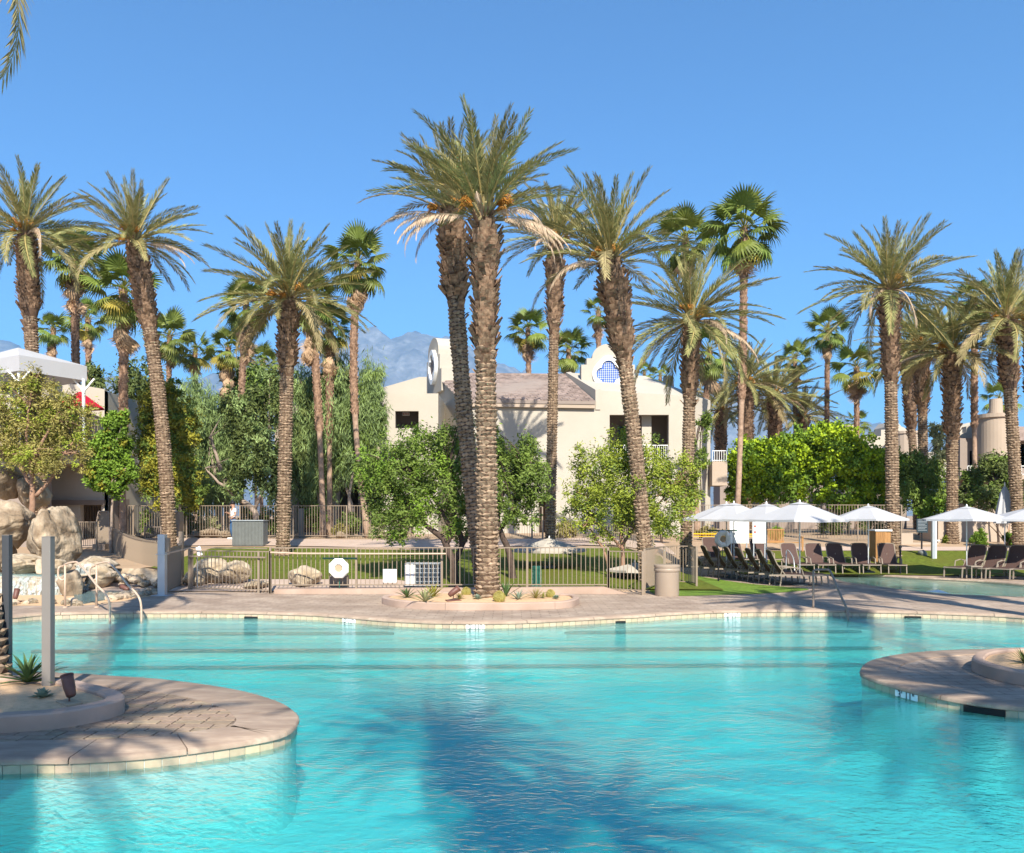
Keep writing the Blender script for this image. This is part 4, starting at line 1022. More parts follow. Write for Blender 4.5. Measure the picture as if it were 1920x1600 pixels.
# shrubs along the far fence
def shrub(label, px, py, d, rx, rz, n, size, leaf, seed, aspect=.35, hang=0, cat='shrub', group=None):
    x = X(px, d); g = G(x, d); t = empty('shrub', (x, d, g), 0, label, cat, group)
    c = at(px, py, d)-Vector((x, d, g)); leaves('foliage', [(0, 0, c.z, rx/FPX*d, rx/FPX*d*.8, rz/FPX*d)], n, size, M[leaf], t, seed, hang, aspect=aspect, shell=.3)
    mb = MB(); rr = random.Random(seed)
    for k in range(7): mb.tube([(rr.uniform(-.05,.05),0,0),(rr.uniform(-.3,.3)*rx/FPX*d, 0, c.z)], [.02,.008], 4, False)
    mb.build('stems', M['bark'], t, fix=False); return t
SH = [(170,1000,42,16,12,'lf_dark'),(225,985,42,20,26,'lf_dark'),(262,985,43,22,30,'lf_green'),(350,985,43,20,24,'lf_dark'),(385,990,43,20,18,'lf_pale'),(330,960,44,18,26,'lf_lime'),
      (470,975,43,22,22,'lf_dark'),(508,975,43,24,24,'lf_green'),(588,975,42,24,24,'lf_bright'),(655,985,42,20,18,'lf_green'),(640,995,41,12,10,'lf_olive'),(720,975,41,24,30,'lf_green'),(705,1000,40.5,14,14,'lf_pale'),
      (1060,995,41,24,12,'lf_olive'),(1240,985,40,18,16,'lf_green'),(1455,1000,40,12,10,'lf_bright'),(1330,1000,42,20,10,'lf_olive'),(1835,1010,39,14,12,'lf_bright'),(1780,1015,40,10,8,'lf_lime'),(1900,1012,39,14,10,'lf_bright'),(1560,985,46,30,16,'lf_dark'),(1640,985,46,30,20,'lf_dark')]
WH = ['left of the tan fence end box','right of the tan fence end box','beside the foot of the left leaning palm','behind the person on the left','left of the person, pale','tall behind the fence left of the person','behind the grey cabinet','right of the grey cabinet',
      'bright, right of the full round date palm','at the foot of the reddish fan trunk','tiny dry one between the two fan trunks','left of the dark stemmed tree','pale, below the dark stemmed tree','dry, at the foot of the collared palm','behind the beige bin','spiky, between the loungers and the white boards','dry, left of the ring buoy','at the shaded wall on the right','small, at the left end of the shaded wall','at the wall by the right border','dark, behind the wooden bench','dark, behind the wooden locker']
for i, (s, w) in enumerate(zip(SH, WH)):
    shrub('low desert shrub '+w, s[0], s[1], s[2], s[3], s[4], 2600, .13, s[5], 100+i, group='shrubs along the far fence')
# ---------------------------------------------------------------- buildings
def F(pts, d0, d1, name, m, parent):       # outline seen at distance d0, real thickness to d1
    q = [at(px, py, d0) for px, py in pts]
    return MB().front([(v.x, v.z) for v in q], d0, d1).build(name, m, parent)
def wall_holes(x0, x1, z0, z1, holes, y, th, name, m, parent, depth=2.2, room=None, room_m=None):
    xs = sorted({x0, x1, *[h[0] for h in holes], *[h[1] for h in holes]}); zs = sorted({z0, z1, *[h[2] for h in holes], *[h[3] for h in holes]})
    mb = MB()
    def hole(a, b, c, e): return any(h[0] <= a+1e-6 and b <= h[1]+1e-6 and h[2] <= c+1e-6 and e <= h[3]+1e-6 for h in holes)
    for a, b in zip(xs, xs[1:]):
        for c, e in zip(zs, zs[1:]):
            if not hole(a, b, c, e):
                mb.add([(a,y,c),(b,y,c),(b,y,e),(a,y,e)], [(0,1,2,3)]); mb.add([(a,y+th,c),(b,y+th,c),(b,y+th,e),(a,y+th,e)], [(3,2,1,0)])
    for (a, b, c, e) in holes+[(x0, x1, z0, z1)]:
        mb.add([(a,y,c),(b,y,c),(b,y+th,c),(a,y+th,c)], [(0,1,2,3)]); mb.add([(a,y,e),(b,y,e),(b,y+th,e),(a,y+th,e)], [(0,1,2,3)])
        mb.add([(a,y,c),(a,y,e),(a,y+th,e),(a,y+th,c)], [(0,1,2,3)]); mb.add([(b,y,c),(b,y,e),(b,y+th,e),(b,y+th,c)], [(0,1,2,3)])
    o = mb.build(name, m, parent, fix=False)
    for (a, b, c, e) in holes:
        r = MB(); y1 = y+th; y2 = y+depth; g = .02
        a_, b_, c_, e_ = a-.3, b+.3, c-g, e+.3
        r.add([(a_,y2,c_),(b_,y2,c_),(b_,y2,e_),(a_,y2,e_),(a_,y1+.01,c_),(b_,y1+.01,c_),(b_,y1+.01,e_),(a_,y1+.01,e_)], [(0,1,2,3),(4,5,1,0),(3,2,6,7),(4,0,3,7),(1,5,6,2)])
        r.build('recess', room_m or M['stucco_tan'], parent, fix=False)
    return o
def railing(x0, x1, y, z0, z1, m, parent, gap=.11, w=.022):
    MB().bar((x0,y,z1),(x1,y,z1), .05, .04).bar((x0,y,z0+.06),(x1,y,z0+.06), .03).build('handrail', m, parent)
    me = MB().box(-w/2, w/2, -w/2, w/2, z0, z1-.02).mesh('baluster'); me.materials.append(m)
    n = int(abs(x1-x0)/gap)
    for i in range(n+1):
        o = bpy.data.objects.new('baluster', me); COL.objects.link(o); o.parent = parent; o.location = (x0+(x1-x0)*i/n, y, 0)

hb_ = empty('hotel_building', (0, 0, 0), 0, 'cream two storey hotel building with two arched quatrefoil gables and tiled roof', 'building')
d = 46; z0 = .9
# long front wall (one plane from the gable corner to the right end), balcony opening cut in
xa, xb = X(866, d), X(1300, d)
wall_holes(xa, X(1300, d), z0, Z(752, d), [(X(1143,d), X(1254,d), Z(862,d), Z(778,d)), (X(1150,d), X(1205,d), z0+.2, z0+2.5), (X(1010,d), X(1040,d), z0+.02, z0+2.3)], d, .35, 'wall', M['stucco'], hb_, depth=2.6, room_m=M['stucco_shade'])
# right wing: raised front and right chamfer
F([(1117,752),(1117,732),(1277,742),(1300,742.5),(1300,752)], d, d+.35, 'wall', M['stucco'], hb_)
q = [at(1300,742.5,d), at(1332,751,47.0), at(1332,1020,47.0), at(1300,1020,d)]
MB().add([v for v in q]+[v+Vector((0,.4,0)) for v in q], [(0,1,2,3),(7,6,5,4),(0,4,5,1),(1,5,6,2),(3,2,6,7)]) if False else None
mb = MB(); mb.add(list(q)+[v+Vector((-.2,.4,0)) for v in q], [(3,2,1,0),(4,5,6,7),(0,1,5,4),(1,2,6,5),(2,3,7,6),(3,0,4,7)]); mb.build('wall', M['stucco'], hb_)
sd_ = [at(1332,751,47), at(1332,1020,47)]; mb = MB(); mb.add([sd_[0], sd_[1], sd_[1]+Vector((-.1,8,0)), sd_[0]+Vector((-.1,8,0))], [(0,1,2,3)]); mb.build('wall', M['stucco'], hb_, fix=False)
# solid stucco slope of the right wing
A, B, C_, D, E = at(1062,699,50.5), at(1209,705,50.5), at(1332,751,47), at(1277,742,46.001), at(1117,732,46.001)
low = lambda v, h: Vector((v.x, v.y, h))
Eb = low(E, Z(752, 46)+.0); Ab = low(A, A.z-1.0)
mb = MB(); mb.add([A,B,C_,D,E, Eb, Ab, low(B, 8.3), low(C_, 8.0)], [(4,3,1,0),(3,2,1),(0,6,5,4),(0,1,7,6),(1,2,8,7)])
mb.build('stucco_roof', M['stucco'], hb_)
# parapet lip on the left rake of the wing
mb = MB(); u = (A-E); 
mb.add([E+Vector((-.02,-.06,.02)), A+Vector((-.02,0,.02)), A+Vector((-.02,0,-1.25)), E+Vector((-.02,-.06,-1.05)), E+Vector((.25,-.06,.05)), A+Vector((.25,0,.05)), A+Vector((.25,0,-1.25)), E+Vector((.25,-.06,-1.05))], [(0,1,2,3),(7,6,5,4),(0,4,5,1),(0,3,7,4),(1,5,6,2),(3,2,6,7)])
mb.build('rake_wall', M['stucco'], hb_)
# tiled roof, stepped courses
e0, e1, r1, r0_ = at(862,749,45.75), at(1116,753,45.75), at(1061,705,50.6), at(816,703,51.5)
rt = empty('roof'); rt.parent = hb_
nc_ = 17
base_me = {}
for i in range(nc_):
    t0, t1 = i/nc_, (i+1.12)/nc_
    a0, b0 = e0.lerp(r0_, t0), e1.lerp(r1, t0); a1, b1 = e0.lerp(r0_, min(1, t1)), e1.lerp(r1, min(1, t1))
    n_ = int((b0-a0).length/.36); mb = MB()
    for k in range(n_):
        u0, u1 = (k+(.5 if i % 2 else 0))/n_+.002, min(1, (k+1+(.5 if i % 2 else 0))/n_-.002)
        if u0 >= 1: continue
        j = R.uniform(0, .015)
        p = [a0.lerp(b0, u0), a0.lerp(b0, u1), a1.lerp(b1, u1), a1.lerp(b1, u0)]
        up0 = Vector((0,0,.055+j)); up1 = Vector((0,0,.012+j))
        mb.add([p[0]+up0, p[1]+up0, p[2]+up1, p[3]+up1, p[0]+Vector((0,0,0)), p[1]+Vector((0,0,0))], [(0,1,2,3),(4,5,1,0)])
    mb.build('tile_course', M['rooftile'], rt, fix=False)['kind'] = 'stuff'
mb = MB(); mb.add([e0, e1, r1, r0_, e0-Vector((0,0,.16)), e1-Vector((0,0,.16))], [(0,1,2,3),(4,5,1,0)]); mb.build('roof_deck', M['stucco_shade'], rt, fix=False)
MB().bar(r0_+Vector((0,0,.05)), r1+Vector((0,0,.05)), .25, .12).build('ridge_cap', M['rooftile'], rt)
MB().bar(e0-Vector((0,-.1,.26)), e1-Vector((0,-.1,.26)), .12, .2).build('fascia', M['stucco_tan'], rt)
# gable wall turned to the left, seen narrow
g0 = at(867,750,46); g1 = at(819,705,51.6)
mb = MB(); gb0 = low(g0, z0); gb1 = low(g1, z0)
mb.add([g0, g1, gb1, gb0, g0+Vector((.3,.05,0)), g1+Vector((.3,.05,0)), gb1+Vector((.3,.05,0)), gb0+Vector((.3,.05,0))], [(0,1,2,3),(7,6,5,4),(0,4,5,1),(3,2,6,7),(0,3,7,4)])
mb.build('gable_wall', M['stucco'], hb_)
# left arched gable: slab facing left
nl = Vector((-.94,-.33,0)).normalized(); tl = Vector((.33,-.94,0)).normalized()   # tl runs towards the viewer
def arch(hw, zb, zs, zr, steps):           # half outline: steps then arc
    pts = []
    for s_, z_ in steps: pts.append((s_, z_))
    r_ = steps[-1][0]; zc = steps[-1][1]
    for k in range(1, 12): a = pi*k/12; pts.append((r_*cos(a), zc+(zr-zc)*sin(a)))
    pts += [(-s_, z_) for s_, z_ in reversed(steps)]
    return pts
cen = at(812, 700, 51.6); zt = Z(635, 51.6)
prof = arch(0, 0, 0, zt, [(2.5, 9.5), (2.5, Z(700,51.6)), (2.0, Z(700,51.6)), (2.0, Z(672,51.6)), (1.6, Z(672,51.6)), (1.6, Z(662,51.6))])
mb = MB(); n_ = len(prof)
mb.add([Vector((cen.x, cen.y, 0))+tl*s_*.8+Vector((0,0,z_)) for s_, z_ in prof]+[Vector((cen.x, cen.y, 0))+tl*s_*.8-nl*1.1+Vector((0,0,z_)) for s_, z_ in prof],
       [tuple(range(n_)), tuple(range(n_, 2*n_))[::-1]]+[((i+1) % n_, i, i+n_, (i+1) % n_+n_) for i in range(n_)])
mb.build('arched_gable', M['stucco'], hb_)
def quatre(c, nrm, R0, parent, blue=True):
    side = Vector((0,0,1)).cross(nrm).normalized(); up = Vector((0,0,1))
    def ring(fn, off): return [c+nrm*off+side*fn(a)[0]+up*fn(a)[1] for a in [2*pi*k/64 for k in range(64)]]
    def outer(a, s=1.0): rr_ = R0*s*(1+.05*cos(4*a)); return rr_*cos(a)*.93, rr_*sin(a)*1.08
    def inner(a): 
        # four lobes
        best = 0
        for k in range(4):
            ca = k*pi/2; dx, dz = .36*R0*cos(ca), .42*R0*sin(ca); ux, uz = cos(a), sin(a); b_ = ux*dx+uz*dz; q_ = b_*b_-(dx*dx+dz*dz)+(.40*R0)**2
            if q_ > 0: best = max(best, b_+sqrt(q_))
        best = max(best, .42*R0); return best*cos(a), best*sin(a)
    O0, O1, I1, I0 = ring(outer, 0), ring(outer, .20), ring(inner, .20), ring(inner, .08)
    mb = MB(); mb.v = [tuple(v) for r in (O0, O1, I1, I0) for v in r]
    for k in range(64):
        j = (k+1) % 64
        for r in range(3): mb.f.append((r*64+k, r*64+j, (r+1)*64+j, (r+1)*64+k))
    ro = mb.build('quatrefoil_frame', M['white'], parent)
    MB().add([tuple(v) for v in I0], [tuple(range(64))]) if False else None
    m2 = MB(); m2.add(I0, [tuple(range(64))]); pb = m2.build('quatrefoil_tile', M['bluetile'] if blue else M['stucco_shade'], ro, fix=False)
    if blue:
        gm = MB()
        for k in range(-6, 7):
            s_ = k*.115
            ext = .72*R0*(1 if abs(s_) < .35*R0 else .45)
            gm.bar(c+nrm*.09+side*s_-up*ext, c+nrm*.09+side*s_+up*ext, .012, .012); gm.bar(c+nrm*.09+up*s_*1.1-side*ext*.9, c+nrm*.09+up*s_*1.1+side*ext*.9, .012, .012)
        gm.build('tile_joints', M['white'], ro, fix=False)['kind'] = 'stuff'
quatre(Vector((cen.x, cen.y, Z(691, 51.6)))+tl*.3+nl*.0, nl, .92, hb_, blue=False)
# right arched gable with blue quatrefoil
dz_ = 48.3; half = [(1090,745),(1090,684),(1100,684),(1100,672),(1110,672)]
cxp = 1140
pts = half+[(cxp-30*cos(pi*k/12), 672-27*sin(pi*k/12)) for k in range(1, 12)]+[(2*cxp-x_, y_) for x_, y_ in reversed(half)]
F(pts, dz_, dz_+1.2, 'arched_gable', M['stucco'], hb_)
c_ = at(1141, 702, dz_-.02); quatre(c_, Vector((-.12,-1,0)).normalized(), .92, hb_)
# left block with exit opening and the rake wall behind
d = 45
wall_holes(X(714,d), X(822,d), z0, Z(738,d), [(X(741,d), X(785,d), Z(803,d), Z(771,d)), (X(738,d), X(775,d), z0+.05, z0+2.4)], d, .3, 'wall', M['stucco'], hb_, depth=2.0, room_m=M['stucco_shade'])
bx1 = X(822, d); MB().quad((bx1,d,z0),(bx1,d+6,z0),(bx1,d+6,Z(738,d)),(bx1,d,Z(738,d))).quad((X(714,d),d+.3,Z(738,d)-.02),(bx1,d+.3,Z(738,d)-.02),(bx1,d+6,Z(738,d)-.02),(X(714,d),d+6,Z(738,d)-.02)).build('side_wall', M['stucco'], hb_, fix=False)
MB().quad((X(714,d),d,z0),(X(714,d),d+6,z0),(X(714,d),d+6,Z(738,d)),(X(714,d),d,Z(738,d))).build('side_wall', M['stucco'], hb_, fix=False)
F([(713,745),(713,728),(786,707),(800,707),(800,745)], 48, 48.4, 'rake_wall', M['stucco'], hb_)
ex = MB().box(X(755,46.3), X(768,46.3), 46.25, 46.32, Z(780,46.3), Z(773.5,46.3)).build('exit_sign', M['ivory'], hb_)
text_mesh('EXIT', .17, M['redprint'], ex, (X(761.5,46.24), 46.24, Z(776.8,46.24)), (radians(90), 0, 0), 'letters')
# balcony of the wing
by = 46.0
bal = empty('balcony'); bal.parent = hb_
railing(X(1150,45.95), X(1253,45.95), by+.05, Z(861,46), Z(835,46), M['white'], bal)
MB().box(X(1204,46.6), X(1222,46.6), 46.7, 47.0, Z(862,46), Z(775,46)).build('pier', M['stucco'], bal)
MB().box(X(1160,48.5), X(1185,48.5), 48.45, 48.58, Z(862,46), Z(800,48.5)).build('balcony_door', M['signdark'], bal)
# right end balcony box
MB().box(X(1333,46.5), X(1361,46.5), 46.2, 48, Z(911,46.5), Z(866,46.5)).build('balcony_box', M['stucco_tan'], hb_)
rb = empty('balcony'); rb.parent = hb_; railing(X(1334,46.5), X(1360,46.5), 46.3, Z(866,46.5), Z(846,46.5), M['white'], rb)
MB().lathe([(.38,0),(.34,.5),(.30,.95)], 16, at(1253, 735, 52)).build('chimney', M['stucco_tan'], hb_)
MB().lathe([(.38,0),(.30,1.5)], 16, at(1640, 735, 90)).build('x', M['stucco_tan']) if False else None
# shaded wing between the pepper trees
w2 = empty('hotel_wing', (0,0,0), 0, 'shaded tan hotel wing with arches and balcony behind the pepper trees', 'building')
d = 49
wall_holes(X(515,d), X(712,d), z0, Z(775,d), [(X(632,d), X(672,d), z0+.05, Z(905,d)), (X(560,d), X(590,d), z0+.05, Z(905,d)), (X(640,d), X(700,d), Z(855,d), Z(800,d)), (X(545,d), X(600,d), Z(855,d), Z(800,d))], d, .4, 'wall', M['stucco_tan'], w2, room_m=M['stucco_shade'])
railing(X(640,d), X(700,d), d-.05, Z(857,d), Z(833,d), M['white'], w2, gap=.16)
F([(505,776),(515,760),(705,760),(718,776)], d-.6, d+6, 'roof', M['rooftile'], w2)
# pale piers on the ground floor
for k_, px in enumerate((403,420,545,602,625,700)):
    MB().box(X(px,47), X(px+9,47), 47, 47.5, z0, Z(880,47)).build('pier', M['stucco'], w2)
# left building
lb = empty('hotel_building', (0,0,0), 0, 'cream hotel building at the left border with balcony behind the white tent', 'building')
d = 39
wall_holes(X(-200,d), X(196,d), .6, Z(733,d), [(X(60,d), X(172,d), Z(832,d), Z(752,d)), (X(150,d), X(190,d), .7, Z(947,d))], d, .35, 'wall', M['stucco'], lb, room_m=M['stucco_shade'])
F([(-200,733),(-200,715),(60,712),(150,722),(196,730),(196,733)], d, d+.3, 'parapet', M['stucco'], lb)
sx = X(196,d); MB().quad((sx,d,.6),(sx,d+7,.6),(sx,d+7,Z(733,d)),(sx,d,Z(733,d))).build('side_wall', M['stucco'], lb, fix=False)
MB().box(X(40,d), X(184,37.8), 37.2, d, Z(872,38), Z(836,38)).build('balcony_slab', M['stucco_tan'], lb)
railing(X(60,37.3), X(183,37.3), 37.3, Z(836,37.3), Z(786,37.3), M['fence'], lb, gap=.12)
MB().box(X(-200,36.5), X(80,36.5), 36.3, 37.2, .5, Z(832,36.5)).build('terrace_wall', M['stucco_shade'], lb)
MB().box(X(-200,36), X(84,36), 34.2, 36.3, Z(842,36), Z(832,36)).build('terrace_floor', M['stucco_tan'], lb)
MB().box(X(95,38.9), X(197,38.9), 38.82, 38.96, Z(947,38.9), Z(938,38.9)).build('beam', M['railbrown'], lb)
ru = empty('parasol', (X(150,37.8), 37.8, Z(836,38)), 0, 'dark red parasol on the balcony behind the tent post', 'parasol')
rz = Z(836,38); hz_ = Z(735,38)-rz
mb = MB(); 
ring = [(1.05*cos(2*pi*k/8), 1.05*sin(2*pi*k/8), hz_-.75) for k in range(8)]
mb.add([(0,0,hz_)]+ring, [(0,1+k,1+(k+1)%8) for k in range(8)]); cpy_ = mb.build('canopy', M['red'], ru, fix=False)
MB().tube([(0,0,0),(0,0,hz_)], .03, 6).build('pole', M['white'], ru)
# tent
tn = empty('gazebo_tent', at(60, 838, 33), 0, 'white peaked tent canopy on the terrace at the left border', 'tent')
o_ = Vector(tn.location)
cA, cB, cC_, cD_ = at(36,676,31.6), at(163,687,34), at(20,700,38), at(-130,690,35)
hF = .58
ap_ = (cA+cB+cC_+cD_)/4; ap_ = Vector((X(34,34.6), 34.6, Z(652,34.6)))
mb = MB(); dn = Vector((0,0,-hF)); cs = [cA, cB, cC_, cD_]
for c in cs: c.z = cB.z
mb.add([v-o_ for v in [ap_]+cs+[c+dn for c in cs]], [(0,1,2),(0,2,3),(0,3,4),(0,4,1),(1,5,6,2),(2,6,7,3),(3,7,8,4),(4,8,5,1)])
mb.build('canopy', M['canvas'], tn, fix=False)
tz = Z(840,34)
for pp in (Vector((X(157,33.8), 33.8, 0)), Vector((X(36,31.8), 31.8, 0)), Vector((X(22,37.6), 37.6, 0))):
    MB().bar(Vector((pp.x, pp.y, tz))-o_, Vector((pp.x, pp.y, cB.z+dn.z+.05))-o_, .09).build('post', M['white'], tn)
    for s_ in (-1, 1): MB().bar(Vector((pp.x, pp.y, cB.z+dn.z-.45))-o_, Vector((pp.x+s_*.42, pp.y, cB.z+dn.z+.05))-o_, .06).build('brace', M['white'], tn)
# right tan building with cylinder
rbld = empty('hotel_building', (0,0,0), 0, 'shaded tan hotel building with a round chimney tower at the right border', 'building')
d = 52
tw = at(1867, 860, d); tr_r = 31/FPX*d
MB().lathe([(tr_r,.8-tw.z),(tr_r,Z(786,d)-tw.z),(tr_r+.12,Z(785,d)-tw.z),(tr_r+.12,Z(778,d)-tw.z),(tr_r*.4,Z(776,d)-tw.z)], 32, tw).build('round_tower', M['stucco_tan'], rbld)
MB().lathe([(.40,0),(.36,.95)], 20, Vector((tw.x, tw.y, Z(778,d)))).build('chimney_pot', M['stucco_tan'], rbld)
wall_holes(X(1800,d+1), X(2200,d+1), .8, Z(822,d+1), [(X(1818,d+1), X(1838,d+1), Z(878,d+1), Z(845,d+1)), (X(1895,d+1), X(1935,d+1), Z(878,d+1), Z(832,d+1))], d+1, .4, 'wall', M['stucco_shade'], rbld, room_m=M['dark'])
F([(1800,822),(1800,812),(1812,812),(1812,800),(1828,795),(1835,795),(1835,822)], d+2, d+2.5, 'parapet', M['stucco'], rbld)
F([(1880,826),(1905,800),(2200,800),(2200,826)], d-.5, d+6, 'roof', M['rooftile'], rbld)
F([(1795,812),(1795,800),(1815,793),(1840,790),(1860,800),(2000,800),(2000,812)], d+8, d+9, 'far_wall', M['stucco'], rbld)
MB().box(X(1795,d), X(2200,d), d-1.2, d+1, Z(900,d), Z(893,d)).build('balcony_slab', M['stucco_tan'], rbld)
railing(X(1796,d), X(1990,d), d-1.1, Z(893,d), Z(876,d), M['white'], rbld, gap=.16)
# distant roofs above the hedge
fb = empty('distant_building', (0,0,0), 0, 'distant hotel roofline with stepped parapet and dome above the hedge', 'building')
d = 80
F([(1570,880),(1570,822),(1640,818),(1652,818),(1652,806),(1664,806),(1664,800),(1672,790),(1682,790),(1690,800),(1704,806),(1704,818),(1722,818),(1722,880)], d, d+3, 'wall', M['stucco'], fb)
MB().lathe([(1.1,-3),(1.1,0),(1.2,.02),(1.2,.25),(.4,.3)], 20, at(1700,815,d-2)).build('round_tower', M['stucco_tan'], fb)
MB().lathe([(.7,-3),(.6,.35),(.2,.4)], 20, at(1594,806,d-2)).build('chimney', M['stucco_tan'], fb)
F([(1700,900),(1700,850),(1800,845),(1800,900)], d-12, d-8, 'wall', M['stucco'], fb)
F([(1350,1000),(1350,905),(1700,905),(1700,1000)], 62, 64, 'garden_wall', M['stucco_shade'], fb)  # darkened stucco so the background below the hedge reads shaded
for k_ in range(9): MB().box(X(1372+36*k_,62), X(1388+36*k_,62), 61.9, 62.02, Z(958,62), Z(925,62)).build('shade_panel', M['dark'], fb)  # dark panels added to deepen the shade behind the hedge
# shaded garden wall at the right
gw = empty('garden_wall', (0,0,0), 0, 'grey tan garden wall in shade behind the loungers at the right border', 'wall')
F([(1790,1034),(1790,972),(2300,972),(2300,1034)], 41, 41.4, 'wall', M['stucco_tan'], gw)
F([(1759,1032),(1759,972),(1779,972),(1779,1032)], 40.2, 42, 'pier', M['stucco_tan'], gw)
lw = F([(1690,1036),(1690,1000),(1712,1000),(1712,1018),(1760,1018),(1760,1036)], 39.6, 40, 'low_wall', M['stucco_tan'], None)
tag(lw, 'low tan wall with a higher end between the lone palm and the white column', 'wall')

# ---------------------------------------------------------------- fences
def fence(name, label, path, h, gap, m, parts=('picket',), post_every=2.3, rails=(1.0, .08), base=None, pw=.018, group=None, second=None, posts=True, zf=None):
    """path: points (x,y); base height follows the ground or base(x,y)"""
    P = [Vector((p[0], p[1])) for p in path]; C = resample(P, gap)
    gz = zf or (lambda x, y: G(x, y))
    o = C[0]; t = empty(name, (o.x, o.y, gz(o.x, o.y)), 0, label, 'fence', group); O = Vector(t.location)
    me = MB().box(-pw/2, pw/2, -pw/2, pw/2, h*rails[1], h*rails[0]).mesh('picket'); me.materials.append(m)
    pts = [Vector((c.x, c.y, gz(c.x, c.y)+(base or 0))) for c in C]
    for k, p in enumerate(pts[:298]):
        q = bpy.data.objects.new('picket', me); COL.objects.link(q); q.parent = t; q.location = p-O
    for f in rails:
        mb = MB(); st_ = max(1, int(.5/gap)); idx = list(range(0, len(pts), st_)); idx += [len(pts)-1] if idx[-1] != len(pts)-1 else []
        for a, b in zip(idx, idx[1:]): mb.bar(pts[a]-O+Vector((0,0,h*f)), pts[b]-O+Vector((0,0,h*f)), .03, .03)
        mb.build('rail', m, t)
    if second:
        for hh, off, w_ in second:
            mb = MB(); idx = list(range(0, len(pts), max(1, int(.4/gap))))
            for a, b in zip(idx, idx[1:]): mb.bar(pts[a]-O+Vector((0,off,hh)), pts[b]-O+Vector((0,off,hh)), w_, w_)
            mb.build('handrail', m, t)
    if posts:
        s = 0; last = -9e9; L_ = 0
        for k, p in enumerate(pts):
            if k: L_ += (pts[k]-pts[k-1]).length
            if L_-last >= post_every or k == len(pts)-1:
                last = L_; MB().box(-.03, .03, -.03, .03, -(base or 0)-.05, h+.02).build('post', m, t, loc=p-O)
    return t
# low pink wall that carries the near fence
zflat = lambda x, y: 0.0
nfp = [(X(355,24.9), 24.9), (X(420,24.6), 24.6), (X(470,24.3), 24.3), (X(506,24.1), 24.1)]
nfq = [(X(507,24.1), 24.1), (X(700,24.15), 24.15), (X(900,24.2), 24.2), (X(1140,24.2), 24.2)]
KW = [Vector((X(520,24.0), 24.0)), Vector((X(1172,24.0), 24.0))]
mb = MB(); x0_, x1_ = X(516,24.05), X(1150,24.05)
mb.front([(x0_,0.0),(x1_+.4,0.0),(x1_-.25,.19),(x0_,.13)], 23.95, 24.32)
kw = mb.build('low_kerb_wall', M['kerb']); tag(kw, 'long low pink concrete kerb wall under the near picket fence', 'low wall')
fence('picket_fence', 'tan picket fence with a double handrail bending past the white boulders on the near lawn', catmull(nfp), 1.18, .125, M['fence'], zf=zflat, second=[(1.02, -.08, .04), (1.26, .12, .03)])
fence('picket_fence', 'tan picket fence on the pink kerb wall across the middle of the lawn', nfq, 1.14, .128, M['fence'], base=.15, zf=zflat, second=None)
hr = empty('handrail', (X(507,24),24,0), 0, 'tan handrail running along the front of the near picket fence', 'handrail')
pp = [Vector((X(px,23.93), 23.93, Z(py, 23.93)))-hr.location for px, py in ((507,1036),(560,1038),(700,1038.5),(836,1038.5))]
MB().tube(pp, .025, 6).build('rail', M['rail'], hr)
for px in (580,704,830):
    MB().bar(Vector((X(px,23.96), 23.96, Z(1038.5,23.93)))-hr.location, Vector((X(px,24.12), 24.12, Z(1040,23.93)))-hr.location, .02).build('bracket', M['rail'], hr)
# the curled end right of the tree, and the dense return behind the bin
fence('picket_fence', 'short tan fence panel running from the pink kerb wall towards the beige bin', [(X(1141,24.2),24.2),(X(1182,23.9),23.9),(X(1205,23.7),23.7)], 1.16, .12, M['fence'], zf=lambda x, y: .03)
fence('picket_fence', 'curved tan picket fence returning behind the beige bin', catmull([(X(1208,24.0),24.0),(X(1232,25.6),25.6),(X(1262,26.6),26.6),(X(1290,26.5),26.5),(X(1306,25.7),25.7)]), 1.2, .10, M['fence'], zf=lambda x, y: .05)
MB().box(0,1,0,1,0,1) if False else None
# far fence in three runs
fence('picket_fence', 'tall tan picket fence behind the garden path on the left', [(X(150,40),40),(X(745,40),40)], 1.52, .125, M['fence'], post_every=2.4, base=.02)
fence('picket_fence', 'lower picket fence on the slope behind the lawn, middle', [(X(746,40.6),40.6),(X(998,40.6),40.6)], .62, .12, M['fence'], post_every=2.4)
gt = fence('picket_gate', 'narrow tall picket gate beside the collared palm', [(X(997,40),40),(X(1017,40),40)], 1.5, .12, M['fence'], post_every=9)
fence('picket_fence', 'picket fence stepping down the bank right of the collared palm', [(X(1018,38.6),38.6),(X(1100,38),38),(X(1180,35.5),35.5),(X(1225,34),34)], .95, .12, M['fence'])
fence('picket_fence', 'tall picket fence behind the white umbrellas and the wooden bench', [(X(1298,41),41),(X(1500,41.5),41.5),(X(1690,41),41)], 1.75, .135, M['fence'], post_every=2.6)
# curved dense fence on the left, from the end box down to the gate post
cf = catmull([(X(206,35),35),(X(219,33.4),33.4),(X(240,31.8),31.8),(X(265,30.6),30.6),(X(296,29.6),29.6)])
fence('picket_fence', 'curved close set picket fence sweeping down from the tan end box to the steel post', cf, 1.26, .07, M['fence'], pw=.024, zf=lambda x, y: .0+.4*sstep(29.6, 35, y), second=[(1.30, 0, .05), (.02, 0, .05)], posts=False)
fence('picket_fence', 'second layer of close set pickets just behind the curved fence', catmull([(X(214,35.6),35.6),(X(226,34),34),(X(250,32.4),32.4),(X(298,30.3),30.3)]), 1.2, .085, M['fence'], pw=.024, zf=lambda x, y: .0+.42*sstep(29.6, 35, y), posts=False)
fence('picket_fence', 'short dark picket panel between the boulder and the tan end box', [(X(146,34.5),34.5),(X(181,34.5),34.5)], 1.05, .075, M['fence'], base=.15)
